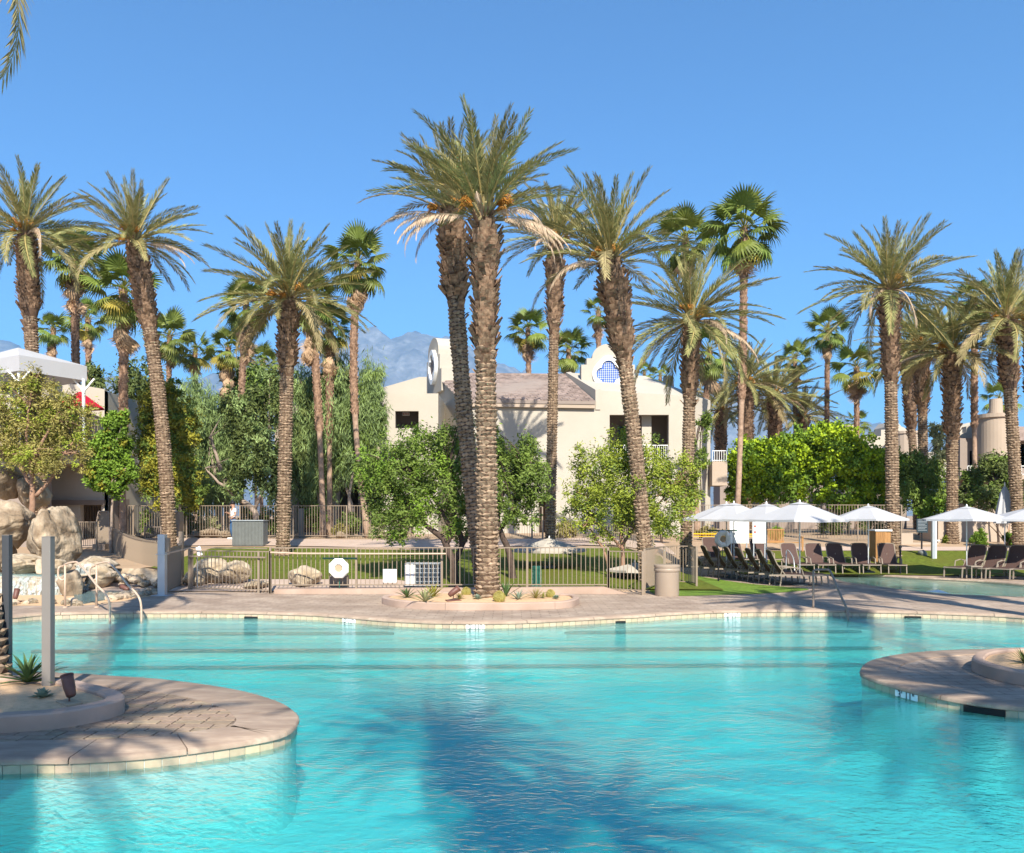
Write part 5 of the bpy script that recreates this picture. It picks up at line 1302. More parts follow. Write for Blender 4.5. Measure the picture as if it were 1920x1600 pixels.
# stepped tan end boxes
def endbox(label, outline, d, th, lip):
    t = empty('fence_end_box', at(outline[0][0], outline[-1][1], d), 0, label, 'fence box'); O = Vector(t.location)
    q = [at(a, b, d)-O for a, b in outline]
    MB().front([(v.x, v.z) for v in q], 0, th).build('panel', M['fence'], t)
    for (a, b) in lip:
        v0, v1 = at(*outline[a], d)-O, at(*outline[b], d)-O; v0.y = v1.y = -.03
        MB().bar(v0, v1, .05).build('edge_bar', M['railbrown'], t)
    return t
endbox('tan sloping end box left of the curved fence', [(186,959),(204,959),(207,1046),(192,1050),(178,1040),(181,985)], 35.6, .5, [(0,1),(1,2),(0,5)])
b_ = MB().box(X(182,35.5), X(205,35.5), 35.1, 35.62, Z(1034,35.5), Z(1020,35.5)).build('brown_shelf', M['railbrown']); tag(b_, 'dark brown open box low on the left tan end box', 'box')
endbox('tan sloping end box with painted dark window, right of the curved fence', [(314,961),(335,960),(337,978),(334,1006),(322,1008),(303,1008),(306,985)], 35.6, .5, [(0,1),(1,2),(0,6),(2,3)])
b_ = MB().box(X(314,35.55), X(327,35.55), 35.4, 35.58, Z(991,35.5), Z(982,35.5)).build('shade_block', M['dark']); tag(b_, 'small dark block painted as the shaded recess in the right tan end box', 'recess_block')  # solid block, the shade of the recess is its colour
fence('picket_gate', 'low dark picket gate on the garden path between the two end boxes', [(X(272,37.5),37.5),(X(302,37.5),37.5)], .75, .1, M['railbrown'])
# steel gate post and panel
gp = empty('steel_post', (X(304.5,23.5), 23.5, 0), 0, 'light grey steel post with a base plate at the end of the curved fence', 'post')
MB().box(-.10,.10,-.09,.09,.01,1.68).build('column', M['steelgrey'], gp, bevel=.006)
MB().box(-.24,.24,-.2,.2,0,.015).build('base_plate', M['steelgrey'], gp)
MB().box(-.14,.16,-.12,.12,1.13,1.145).build('collar', M['steelgrey'], gp)
MB().box(.10,.20,-.06,.06,1.2,1.58).build('latch_box', M['fence'], gp)
gq = empty('fence_gate', (X(314,23.9), 23.9, 0), 0, 'tan mesh gate panel standing open beside the steel post', 'gate'); O = Vector(gq.location)
ga, gb_ = Vector((X(314,24.0), 24.0, 0))-O, Vector((X(340,25.6), 25.6, 0))-O
MB().bar(gb_, gb_+Vector((0,0,1.72)), .12).build('post', M['fence'], gq); MB().bar(ga+Vector((0,0,.08)), ga+Vector((0,0,1.3)), .04).build('post', M['fence'], gq)
for zz in (.1, 1.25): MB().bar(ga+Vector((0,0,zz)), gb_+Vector((0,0,zz+.05)), .035).build('rail', M['fence'], gq)
me = MB().box(-.01,.01,-.01,.01,.1,1.27).mesh('picket'); me.materials.append(M['fence'])
for k in range(24):
    q = bpy.data.objects.new('picket', me); COL.objects.link(q); q.parent = gq; q.location = ga.lerp(gb_, (k+.5)/24)
MB().bar(Vector((X(308,23.5),23.5,1.14))-O, Vector((X(357,25.2),25.2,1.24))-O, .035).build('latch_bar', M['rail'], gq)
sp = empty('sign_stand', (X(370,24.9), 24.9, 0), 0, 'thin white stand with a tilted white plate on the path by the gate', 'sign stand')
MB().tube([(0,0,0),(0,0,1.1)], .016, 8).build('pole', M['steelgrey'], sp); MB().lathe([(.19,0),(.19,.012),(.03,.03)], 20).build('foot', M['white'], sp)
o_ = MB().box(-.07,.07,-.012,.012,-.14,.14).build('plate', M['white'], sp, loc=(.06,-.02,1.16)); o_.rotation_euler = (radians(-15), radians(-22), 0)
rp = empty('black_post', (X(357,24.95), 24.95, 0), 0, 'short dark post at the left end of the near picket fence', 'post'); MB().box(-.05,.05,-.05,.05,0,1.22).build('column', M['railbrown'], rp)

# ---------------------------------------------------------------- things on the deck and lawn
def ring_buoy(label, p, r, backing):
    t = empty('ring_buoy', p, 0, label, 'life ring'); mb = MB(); n, k = 8, 8
    vs = []; fs = []
    for i in range(n):
        a = 2*pi*(i+.5)/n
        for j in range(k):
            b = 2*pi*j/k; rr_ = r*.68+r*.32*cos(b); vs.append((rr_*cos(a), r*.22*sin(b), rr_*sin(a)))
    for i in range(n):
        for j in range(k): fs.append((i*k+j, ((i+1) % n)*k+j, ((i+1) % n)*k+(j+1) % k, i*k+(j+1) % k))
    mb.add(vs, fs); mb.build('ring', M['ivory'], t)
    MB().lathe([(r*.33,-.01),(r*.33,.01)], 16).build('backing', M['slab'], t).rotation_euler = (radians(90), 0, 0)
    if backing:
        MB().box(-r*.03,r*.03,.1,.14,-r*1.9,r*1.1).build('stand', M['greenmetal'], t); MB().box(-r*1.6,r*1.6,.1,.14,r*.85,r*1.0).build('crossbar', M['greenmetal'], t)
    return t
ring_buoy('white octagonal life ring hung on the near picket fence above a dark box', at(635,1066,24.0), .30, True)
ring_buoy('white life ring on a green stand left of the blank white boards', at(1356,1011,33.5), .36, True)
b_ = MB().box(X(617,24.5), X(651,24.5), 24.5, 24.8, .12, Z(1080,24.5)).build('dark_box', M['railbrown'], None, bevel=.01); tag(b_, 'dark brown box behind the fence under the life ring', 'box')
sg = empty('notice_board', (X(731,24.08), 24.08, Z(1092,24.08)), 0, 'small white notice with faint print on the near picket fence', 'sign')
MB().box(-.19,.19,-.015,.005,0,.37).build('board', M['ivory'], sg)
text_mesh('NO', .09, M['redprint'], sg, (0,-.02,.28), (radians(90),0,0), 'lettering'); text_mesh('DIVING', .065, M['acgrey'], sg, (0,-.02,.17), (radians(90),0,0), 'lettering')
for px, d_, w_, lab, marks in ((1386,33.8,36,'blank tall white board left of the one with red marks, behind the loungers',0),(1424,33.8,26,'tall white board with three small red marks behind the loungers',3)):
    t = empty('notice_board', (X(px,d_), d_, 0), 0, lab, 'sign'); hw = w_/2/FPX*d_
    MB().box(-hw, hw, -.02, .02, Z(1019,d_), Z(973,d_)).build('board', M['ivory'], t, bevel=.004)
    for s_ in (-1, 1): MB().box(s_*hw*.8-.02, s_*hw*.8+.02, .02, .06, 0, Z(990,d_)).build('leg', M['steelgrey'], t)
    for k in range(marks):
        MB().box(-hw+.05, -hw+.13, -.026, -.021, Z(976+11*k,d_)-.04, Z(976+11*k,d_)+.04).build('red_mark', M['redprint'], t)
        for r_ in range(2): MB().box(-hw+.17, hw-.06, -.025, -.021, Z(976+11*k,d_)-.03+r_*.04, Z(976+11*k,d_)-.022+r_*.04).build('print_line', M['acgrey'], t)
# caution tape
ct = MB().bar(at(1300,1001,36), at(1420,1002,36), .03, .05); ct.bar(at(1300,1006,36), at(1420,1006,36), .03, .03)
tag(ct.build('caution_tape', M['yellow']), 'two yellow tapes stretched behind the life ring and white boards', 'tape')
# cage cabinet and condenser
cg = empty('wire_cage', (X(795,25.0), 25.0, 0.0), 0, 'grey wire cage with a white side panel behind the near fence', 'cage')
hw = 34/FPX*25; zt_ = Z(1057,25.0); zb_ = Z(1097,25)
MB().box(-hw, -hw+.30, -.28, .28, zb_, zt_).build('side_panel', M['ivory'], cg, bevel=.006)
MB().box(-hw+.32, hw-.03, -.15, .25, zb_+.05, zt_-.06).build('core', M['signdark'], cg)
for k in range(12):
    x = -hw+.32+(2*hw-.35)*k/11; MB().box(x-.008, x+.008, -.27, -.25, zb_, zt_).build('wire', M['steelgrey'], cg)
for k in range(6): z_ = zb_+(zt_-zb_)*k/5; MB().box(-hw+.3, hw, -.285, -.27, z_-.008, z_+.008).build('wire', M['steelgrey'], cg)
MB().box(-hw, hw, -.3, .3, zt_, zt_+.02).build('lid', M['steelgrey'], cg)
ac = empty('cabinet', (X(469,36.8), 36.8, G(X(469,36.8),36.8)), 0, 'dark grey ribbed utility cabinet on the garden path', 'cabinet')
hw = 29/FPX*36.8; zt_ = Z(977,36.8)-ac.location.z
MB().box(-hw, hw, -.35, .35, 0, zt_).build('body', M['acgrey'], ac, bevel=.01)
for k in range(22): x = -hw+.03+(2*hw-.06)*k/21; MB().box(x-.016, x+.016, -.385, -.352, .05, zt_-.03).build('rib', M['acgrey'], ac)
MB().box(-hw-.02, hw+.02, -.4, .37, zt_+.001, zt_+.04).build('lid', M['steelgrey'], ac)
for px, h_, lab in ((565,1.4,'grey plastic post behind the far fence near the full round palm'),):
    t = MB().box(-.10,.10,-.1,.1,0,h_).build('grey_post', M['acgrey'], None, loc=(X(px,41),41,G(X(px,41),41))); tag(t, lab, 'post')
# green mesh bin
gb2 = empty('mesh_bin', (X(1006,24.6), 24.6, .1), 0, 'dark green perforated cylinder bin behind the fence right of the centre planter', 'bin')
hb2 = Z(1062,24.6)-.1
MB().lathe([(.13,0),(.13,hb2-.03),(.12,hb2)], 20).build('body', M['greenmetal'], gb2, smooth=False)
mm = MB(); nn_ = 16
for k in range(nn_):
    for sgn in (-1, 1):
        pts = [(.138*cos(2*pi*k/nn_+sgn*.9*u), .138*sin(2*pi*k/nn_+sgn*.9*u), .02+(hb2-.12)*u) for u in [i/8 for i in range(9)]]
        mm.tube(pts, .006, 3, False)
mm.build('mesh_wrap', M['greenmetal'], gb2, fix=False)['kind'] = 'stuff'
MB().lathe([(.142,hb2-.09),(.142,hb2-.01),(.10,hb2+.01)], 20).build('lid', M['greenmetal'], gb2)
# small lamp stand behind the planter
ls = empty('hose_stand', (X(854,24.6), 24.6, .05), 0, 'dark slim stand with a round foot behind the centre planter', 'stand')
MB().tube([(0,0,0),(0,0,.85)], .03, 8).lathe([(.22,.10),(.22,.13),(.05,.15)], 14).build('stand', M['black'], ls)
# trash can
tc_ = empty('trash_can', (X(1250.5,23.5), 23.5, 0), 0, 'round beige litter bin with a ribbed lid at the edge of the deck', 'bin')
MB().lathe([(.325,.0),(.33,.03),(.33,.66)], 36).build('body', M['bin'], tc_); autosmooth(tc_.children[0], 40)
MB().lathe([(.338,.66),(.350,.68),(.350,.735),(.338,.75),(.338,.765),(.352,.78),(.352,.83),(.335,.85),(.20,.865)], 36).build('lid', M['bin'], tc_); autosmooth(tc_.children[-1], 40)
# wooden bench and locker
bn = empty('wooden_bench', (X(1462,37.5), 37.5, .62), radians(-6), 'slatted teak bench between the white board and the fence', 'bench')
for k in range(15): x = -.80+1.0*k/14; MB().box(x-.022, x+.022, .28, .31, .42, .93).build('back_slat', M['wood'], bn)
for z_ in (.40, .93): MB().box(-.85, .25, .27, .32, z_, z_+.06).build('back_rail', M['wood'], bn)
for k in range(5): y_ = -.25+.11*k; MB().box(-.85, .95, y_, y_+.08, .38, .41).build('seat_slat', M['wood'], bn)
for x in (-.82, .92): 
    for y_ in (-.24, .28): MB().box(x-.035, x+.035, y_-.03, y_+.03, 0, .62).build('leg', M['wood'], bn)
    MB().box(x-.04, x+.04, -.30, .32, .62, .66).build('armrest', M['wood'], bn)
lk = empty('wooden_locker', (X(1650,35.0), 35.0, .3), 0, 'slatted teak bin locker with pale top beside the lone tall palm', 'locker')
hw = 14/FPX*35; hz2 = Z(996,35)-.3
MB().box(-hw, hw, -.3, .3, .0, hz2).build('body', M['wood'], lk)
for k in range(7): x = -hw+.04+(2*hw-.08)*k/6*.66; MB().box(x-.025, x+.025, -.325, -.303, .03, hz2-.03).build('slat', M['wood'], lk)
MB().box(-hw-.04, hw+.04, -.36, .34, hz2, hz2+.06).build('top', M['ivory'], lk)
# dark notice with text lines, white column, rock speaker, black bollard, handrails
ns = empty('dark_sign', (X(1729,37.8), 37.8, G(X(1729,37.8),37.8)), 0, 'dark board of small white print on a post left of the white column', 'sign')
hw = 10.5/FPX*37.8; za, zb3 = Z(999,37.8)-ns.location.z, Z(973,37.8)-ns.location.z
MB().box(-hw, hw, -.02, .02, za, zb3).build('board', M['signdark'], ns, bevel=.005); MB().box(-.03,.03,.02,.06,0,za+.1).build('post', M['black'], ns)
for k in range(8): MB().box(-hw*.8, hw*(.8 if k % 3 else .5), -.026, -.021, zb3-.06-.065*k, zb3-.045-.065*k).build('print_line', M['steelgrey'], ns)
wc = empty('white_column', (X(1750,35.6), 35.6, G(X(1750,35.6),35.6)), 0, 'white square column with a tap beside the dark board of print', 'column')
MB().box(-.07,.07,-.07,.07,0,Z(974,35.6)-wc.location.z).build('column', M['steelgrey'], wc, bevel=.005); MB().box(.09,.13,-.03,.03,0,Z(976,35.6)-wc.location.z).build('pipe', M['white'], wc); MB().box(.13,.25,-.03,.03,.75,.8).build('tap', M['white'], wc)
def rock(name, label, c, rx, ry, rz, m, seed, cat='boulder', group=None, sub=4, amp=.28, flat=0, freq=1.4):
    bm = bmesh.new(); bmesh.ops.create_icosphere(bm, subdivisions=sub, radius=1)
    s = Vector((seed*3.1, seed*1.7, seed*.9))
    for v in bm.verts:
        p = v.co.copy(); n_ = mnoise.fractal(p*freq+s, .9, 2.1, 5); r_ = mnoise.noise(p*.8+s*2)
        cell = mnoise.cell_vector(p*1.3+s)[0] if False else 0
        q = p*(1+amp*n_+.25*r_)
        # worn facets
        for k in range(9):
            ax = Vector((sin(seed*7+k*2.1), cos(seed*5+k*1.3), sin(seed*3+k*1.9)*.7)).normalized(); dd = q.dot(ax); th = .76+.12*sin(k*3.3+seed)
            if dd > th: q -= ax*(dd-th)*.65
        v.co = Vector((q.x*rx, q.y*ry, q.z*rz))
    me = bpy.data.meshes.new(name); bm.to_mesh(me); bm.free()
    o = link(name, me, m, None, True, c); 
    if label: tag(o, label, cat, group)
    return o
rk = rock('speaker_rock', 'small grey green dome speaker on the lawn below the dark board', (X(1730,36.3), 36.3, G(X(1730,36.3),36.3)+.08), .2, .2, .18, M['acgrey'], 3, 'speaker', sub=3, amp=.1)
bo = empty('bollard', (X(1688,31.9), 31.9, 0), 0, 'thin black bollard at the right end of the loungers facing the shallow pool', 'bollard')
MB().lathe([(.035,0),(.035,.98),(.055,1.0),(.055,1.06),(.02,1.09)], 12).build('post', M['black'], bo)
bo = empty('bollard', (X(1347,28.6), 28.6, 0), 0, 'thin black bollard among the left row of loungers', 'bollard')
MB().lathe([(.03,0),(.03,1.0),(.05,1.02),(.05,1.07),(.02,1.1)], 12).build('post', M['black'], bo)

def pool_rail(label, pts, r, m, post=None, hook=None):
    o = Vector(pts[0]); t = empty('pool_handrail', (o.x, o.y, 0), 0, label, 'handrail'); O = Vector(t.location)
    P = catmull3([Vector(p)-O for p in pts], 5); MB().tube(P, r, 10).build('rail', m, t, smooth=True)
    if post:
        a, b = Vector(post[0])-O, Vector(post[1])-O; MB().tube([a, b], r, 10).build('post', m, t, smooth=True)
        MB().lathe([(r*2.2,0),(r*2.2,.015),(r,.03)], 14, a).build('flange', m, t)
    if hook: MB().tube(catmull3([Vector(p)-O for p in hook], 5), r, 10).build('hook', m, t, smooth=True)
    return t
def rail_left(dx, label):
    dd = 20.4
    a = lambda px, py, d_=dd: at(px+dx, py, d_)
    pool_rail(label, [a(118,1062,20.5), a(126,1057,20.4), a(141,1054,20.3), a(147,1057,20.2), a(160,1070,19.8), a(180,1096,19.2), a(194,1110,19.0), a(203,1124,18.9), a(206,1142,18.9), a(206,1170,18.9)], .024, M['rail'],
              post=(Vector((a(122,1100).x, dd, 0)), a(122,1060)), hook=[a(118,1062,20.5), a(111,1064), a(109,1072), a(110,1082), a(116,1088), a(121,1086)])
rail_left(0, 'tan pool handrail nearer the boulders, left one of the pair')
rail_left(59, 'tan pool handrail with a bent end, right one of the pair by the curved fence')
dq = 20.35
pool_rail('bronze handrail going down into the far side of the pool on the right', [Vector((X(1525,dq), dq, 0)), at(1525,1108,dq), at(1525,1075,dq), at(1527,1070,dq), at(1533,1068.5,dq-.05), at(1550,1068.5,dq-.15), at(1556,1071,19.9), at(1563,1085,19.7), at(1580,1125,19.3), at(1588,1143,19.15), at(1590,1160,19.1), at(1590,1185,19.1)], .026, M['railbrown'])
pool_rail('small white handrail behind the left row of loungers', [at(1474,1075,31), at(1474,1040,31), at(1476,1032,31), at(1482,1037,30.6), at(1488,1050,30.2), at(1490,1075,30)], .02, M['steelgrey'])
# foreground posts
for px, w_, d_, top_, lab in ((13.5,13,11.0,1004,'dark sided square post at the left border beside the palm trunk'),(90.5,16.5,10.32,1007,'taupe square post rising from the sand of the near left planter')):
    s_ = w_/FPX*d_
    t = empty('square_post', (X(px,d_), d_, .13), 0, lab, 'post'); zt_ = Z(top_, d_)-.13
    MB().box(-s_/2, s_/2, -s_/2, s_/2, -.05, zt_).build('column', M['postgrey'] if px > 50 else M['postdark'], t, bevel=.004); MB().box(-s_/2-.002, s_/2+.002, -s_/2-.002, s_/2+.002, zt_, zt_+.006).build('cap', M['postgrey'], t)

# umbrellas
def umbrella(label, px, d, half, top=944, rz=2.08, rot=0, m='canvas', zg=None, H=None, group='white umbrellas by the shallow pool'):
    x = X(px, d); zg = G(x, d) if zg is None else zg; t = empty('umbrella', (x, d, zg), rot, label, 'umbrella', group)
    H = H or Z(top, d)-zg; rz = rz-zg if rz > 1.5 else rz
    n = 6; mb = MB(); ro = half
    seg = 4
    prof = [(1.0, 0), (.72, .30), (.42, .66), (.16, .96)]
    for q, (rr_, hh) in enumerate(prof):
        for k in range(n*seg):
            a = 2*pi*k/(n*seg); fr_ = (k % seg)/seg; sc = cos(pi/n)/cos((fr_-.5)*2*pi/n)      # straight edges between ribs
            sag = 1-.035*(1-abs(fr_*2-1))*(1 if q == 0 else 0)
            mb.v.append((ro*rr_*sc/cos(pi/n)*cos(a)*sag, ro*rr_*sc/cos(pi/n)*sin(a)*sag, rz+(H-rz)*hh-.02*(1-abs(fr_*2-1))*(1-hh)))
    N_ = n*seg
    for q in range(3):
        for k in range(N_): mb.f.append((q*N_+k, q*N_+(k+1) % N_, (q+1)*N_+(k+1) % N_, (q+1)*N_+k))
    b = len(mb.v)
    for k in range(N_): v = mb.v[k]; mb.v.append((v[0], v[1], v[2]-.07))
    for k in range(N_): mb.f.append((b+k, b+(k+1) % N_, (k+1) % N_, k))
    mb.build('canopy', M[m], t, fix=False)
    v2 = MB(); r1_ = ro*.26; ring_ = [(r1_*cos(2*pi*k/n), r1_*sin(2*pi*k/n), H-.035) for k in range(n)]; v2.add([(0,0,H+.05)]+ring_, [(0,1+k,1+(k+1) % n) for k in range(n)]); v2.build('vent_cap', M[m], t, fix=False)
    MB().tube([(0,0,0),(0,0,H)], .021, 10).build('pole', M['white'], t, smooth=True)
    MB().lathe([(.03,0),(.03,.04),(.012,.08)], 8, (0,0,H+.04)).build('finial', M['white'], t)
    MB().lathe([(.24,.0),(.24,.05),(.05,.09)], 18).build('base', M['acgrey'], t)
    for k in range(n):
        a = 2*pi*k/n; MB().bar((ro*.98*cos(a), ro*.98*sin(a), rz-.01), (.05*cos(a), .05*sin(a), H-.06), .018).build('rib', M['white'], t)
    return t
umbrella('leftmost white umbrella, above the upper end of the lounger row', 1362, 31.8, 1.42, top=946.5)
umbrella('white umbrella with its pole left of the tall blank board, second from left', 1376, 30.5, 1.30, top=945.5, rot=.35)
umbrella('third white umbrella from the left, pole in front of the board with red marks', 1437, 28.9, 1.40, top=947, rot=.2)
umbrella('largest white umbrella in front, over the near end of the lounger row', 1499.5, 27.0, 1.42, top=944, rot=.1)
umbrella('white umbrella in front of the lone tall palm', 1628, 32.6, 1.30, top=950.5, rot=.3)
umbrella('shaded white umbrella over the right group of loungers', 1812.5, 30.6, 1.38, top=952, rot=.15)
umbrella('white umbrella cut off by the right border', 1937, 30.0, 1.45, top=953, rot=.4)
umbrella('beige square parasol low on the lawn behind the centre palm trunk', 1030, 29.5, 1.18, rz=.62, zg=.40, H=.98, rot=.25, m='stucco', group='parasols on the lawn')
umbrella('small sun bleached parasol on the lawn behind the forked tree', 1190, 27.2, .8, rz=.35, zg=.15, H=.52, rot=.1, m='stucco', group='parasols on the lawn')
cu_ = empty('closed_umbrella', (X(1884,38.5), 38.5, .9), 0, 'closed white umbrella standing among the trees at the right', 'umbrella')
mb = MB(); n = 16
pr_ = [(.50,.95),(.46,1.2),(.33,1.8),(.2,2.35),(.05,2.62)]
for r_, z_ in pr_:
    for k in range(n): a = 2*pi*k/n; rr_ = r_*(1 if k % 2 else .72); mb.v.append((rr_*cos(a), rr_*sin(a)*.6, z_))
for q in range(len(pr_)-1):
    for k in range(n): mb.f.append((q*n+k, q*n+(k+1) % n, (q+1)*n+(k+1) % n, (q+1)*n+k))
mb.build('folded_canopy', M['canvas'], cu_, fix=False); MB().tube([(0,0,0),(0,0,2.8)], .025, 8).build('pole', M['white'], cu_)

# loungers: head end at -x, foot at +x
def make_lounger():
    t = empty('sun_lounger'); fm, sl = M['loungeframe'], M['sling']
    L_, W, h = 1.95, .66, .36
    xb = -.42                                   # hinge of the back
    for s_ in (-1, 1):
        y = s_*W/2
        MB().bar((-.95,y,h),(xb,y,h+.01),.035,.05).bar((xb,y,h+.01),(.25,y,h-.01),.035,.05).bar((.25,y,h-.01),(.98,y,h+.015),.035,.05).build('side_rail', fm, t)
        for x, lean in ((-.55,-.05),(.92,.04)):
            MB().bar((x,y,h-.01),(x+lean,y,0),.045,.035).build('leg', fm, t)
        MB().tube([(xb-.12,y*1.12,h+.24),(-.25,y*1.15,h+.27),(.08,y*1.13,h+.22),(.14,y*1.1,h+.0)], .022, 6).build('armrest', fm, t)
        MB().bar((xb-.10,y*1.1,h+.24),(xb-.16,y,h),.035).build('arm_post', fm, t)
    MB().box(xb, .95, -W/2+.02, W/2-.02, h+.012, h+.032).build('seat_sling', sl, t)
    a = radians(60); ln = .92
    def bp(u, y, o=0): return Vector((xb-u*cos(a)-o*sin(a)*-1*0, y, h+.02+u*sin(a)))
    e = Vector((-cos(a),0,sin(a))); nr = Vector((sin(a),0,cos(a)))
    pts_top = []
    mb = MB(); nU = 6
    for i in range(nU+1):
        u = ln*i/nU; c = Vector((xb,0,h+.03))+e*u-nr*(.05*sin(pi*i/nU)); w_ = W/2-.02-(.05 if i == nU else 0)
        mb.v += [(c.x, -w_, c.z), (c.x, w_, c.z), (c.x-nr.x*.02, w_, c.z-nr.z*.02), (c.x-nr.x*.02, -w_, c.z-nr.z*.02)]
    for i in range(nU):
        for k in range(4): a_ = i*4+k; b_ = i*4+(k+1) % 4; mb.f.append((a_, b_, b_+4, a_+4))
    mb.f.append((0,1,2,3)); mb.f.append((nU*4+3, nU*4+2, nU*4+1, nU*4))
    mb.build('back_sling', sl, t)
    for s_ in (-1, 1):
        MB().tube([Vector((xb, s_*W/2, h)), Vector((xb, s_*W/2, h))+e*ln*.5-nr*.05, Vector((xb, s_*(W/2-.01), h))+e*ln, ], .02, 6).build('back_rail', fm, t)
    MB().tube([Vector((xb, -(W/2-.01), h))+e*ln, Vector((xb, -W/4, h+.02))+e*(ln+.02), Vector((xb, W/4, h+.02))+e*(ln+.02), Vector((xb, W/2-.01, h))+e*ln], .02, 6).build('top_rail', fm, t)
    MB().bar((.97,-W/2,h+.01),(.97,W/2,h+.01),.035).build('foot_rail', fm, t)
    MB().bar((-.56,-W/2,.12),(-.56,W/2,.12),.025).bar((-.75,0,h),(xb-.25,0,h+.42),.02).build('strut', fm, t)
    return t
proto = make_lounger()
used = [False]
def place_lounger(x, y, rz, label, group, z=None):
    o = proto if not used[0] else copy_tree(proto)
    used[0] = True; o.scale = (.96, .96, .93); o.location = (x, y, (G(x, y)+.01) if z is None else z); o.rotation_euler = (0, 0, rz)
    tag(o, label, 'sun lounger', group)
rowlab = ['sun lounger at the upper left end of the row, nearest the life ring','second sun lounger from the upper left end of the row','sun lounger under the leftmost umbrella, third in the row','fourth sun lounger of the row, close to the black bollard','fifth sun lounger of the row, left of the umbrella pole with red marks board','sixth sun lounger in the row, third from the near end','seventh sun lounger in the row, next to the nearest one','nearest sun lounger of the left row, its full side in view']
for i in range(8):
    f = i/7; y = 31.3+(26.75-31.3)*f; xs_ = 1292+(1440-1292)*f**.93; bx = X(xs_, y)
    place_lounger(bx+.42+.45, y, radians(4-6*f), rowlab[i], 'loungers in the left row')
for px, d_, a, lab in ((1493,33.0,-86,'sun lounger facing the shallow pool just right of the board with red marks'),(1536,33.0,-92,'sun lounger facing the shallow pool with a strong shade edge across its back'),(1578,32.9,-90,'sun lounger facing the shallow pool, middle of five'),(1622,32.9,-97,'sun lounger under the umbrella in front of the lone palm'),(1671,32.8,-100,'sun lounger beside the black bollard at the right end of five')):
    place_lounger(X(px, d_), d_, radians(a), lab, 'loungers facing the shallow pool', z=0.0)
for px, d_, a, lab in ((1390,34.0,-80,'dark lounger back below the blank white board'),(1345,34.3,-80,'dark lounger back below the life ring'),(1434,34.0,-85,'dark lounger back below the board with red marks')):
    place_lounger(X(px, d_), d_, radians(a), lab, 'loungers facing the shallow pool')
for px, d_, a, lab in ((1812,30.4,-145,'sun lounger left of the pole under the shaded umbrella'),(1852,30.1,-142,'sun lounger second from left in the right group'),(1894,29.8,-140,'sun lounger third from left in the right group'),(1938,29.5,-140,'sun lounger cut by the right border')):
    place_lounger(X(px, d_), d_, radians(a), lab, 'loungers in the right group', z=.03)
st_ = empty('side_table', (X(1826,29.6), 29.6, .02), 0, 'small pale side table between the right group loungers', 'table')
MB().box(-.2,.2,-.2,.2,.40,.44).build('top', M['loungeframe'], st_)
for a in (-1,1):
    for b in (-1,1): MB().box(a*.17-.015,a*.17+.015,b*.17-.015,b*.17+.015,0,.40).build('leg', M['loungeframe'], st_)
# pale triangular tile mark by the shallow pool: a folded drain mat
tri = MB().prism([dk(1737,1109.5), dk(1781,1114), dk(1760,1106.8)], .004, .012).build('deck_mat', M['ivory']); tag(tri, 'small white triangular mat lying at the edge of the shallow pool', 'mat')

# ---------------------------------------------------------------- rocks, waterfall
B = [((105,1008),26.5,46,66,1.3,'rock','tall boulder beside the waterfall with a shaded cleft on its right'),
     ((15,985),26.8,44,50,1.2,'rock','rounded boulder at the left border beneath the olive tree'),
     ((10,900),29.5,34,36,.9,'rock','upper boulder at the left border below the terrace wall'),
     ((62,925),29.8,30,34,.8,'rock','boulder behind the forked trunk of the olive tree'),
     ((52,1058),25.0,46,20,.9,'rockpale','flat pale boulder at the head of the waterfall'),
     ((100,1064),24.7,30,18,.7,'rockpale','pale lumpy boulder between the two foreground posts and the tall boulder'),
     ((182,1058),25.8,34,14,.8,'rockpale','pale ledge rock right of the tall boulder'),
     ((190,1082),25.3,26,26,.6,'rockpale','pale rock face where the small fall drops into the pond'),
     ((-40,1040),26,60,60,1.4,'rock','big boulder beyond the left border'),
     ((132,1100),23.6,20,30,.5,'rock','leaning boulder at the foot of the tall one by the handrail')]
for i, ((px, py), d_, rx, rz_, ry, m_, lab) in enumerate(B):
    rock('boulder', lab, at(px, py, d_), rx/FPX*d_/1.05, ry, rz_/FPX*d_/1.05, M[m_], 11+i, sub=5 if rx > 40 else 4)
for i, (px, py, d_, rx, rz_, lab) in enumerate([(402,1066,26.2,38,26,'pale boulder behind the left end of the near fence'),(440,1068,26.0,30,24,'pale boulder in the middle of three behind the near fence'),(572,1076,25.6,30,22,'pale boulder left of the life ring behind the near fence'),(366,1078,25.8,26,18,'small pale boulder behind the black post'),(480,1090,25.2,26,8,'low pale stone below the fence bend')]):
    rock('boulder', lab, at(px, py+6, d_), rx/FPX*d_, .5, rz_/FPX*d_, M['rockpale'], 31+i, sub=4, amp=.18)
for i, (px, py, d_, rx, rz_) in enumerate([(395,1000,40.6,24,8),(425,1003,40.4,16,7),(375,1003,40.5,12,6),(640,1005,40.7,10,8),(270,1005,40.4,20,6)]):
    rock('stone', 'tan stone lying under the far fence %s' % ['left of the person','at the feet of the person','behind the sign stand','between the two fan trunks','behind the curved fence'][i], at(px, py, d_), rx/FPX*d_, .4, rz_/FPX*d_, M['rock'], 41+i, 'stone', sub=3)
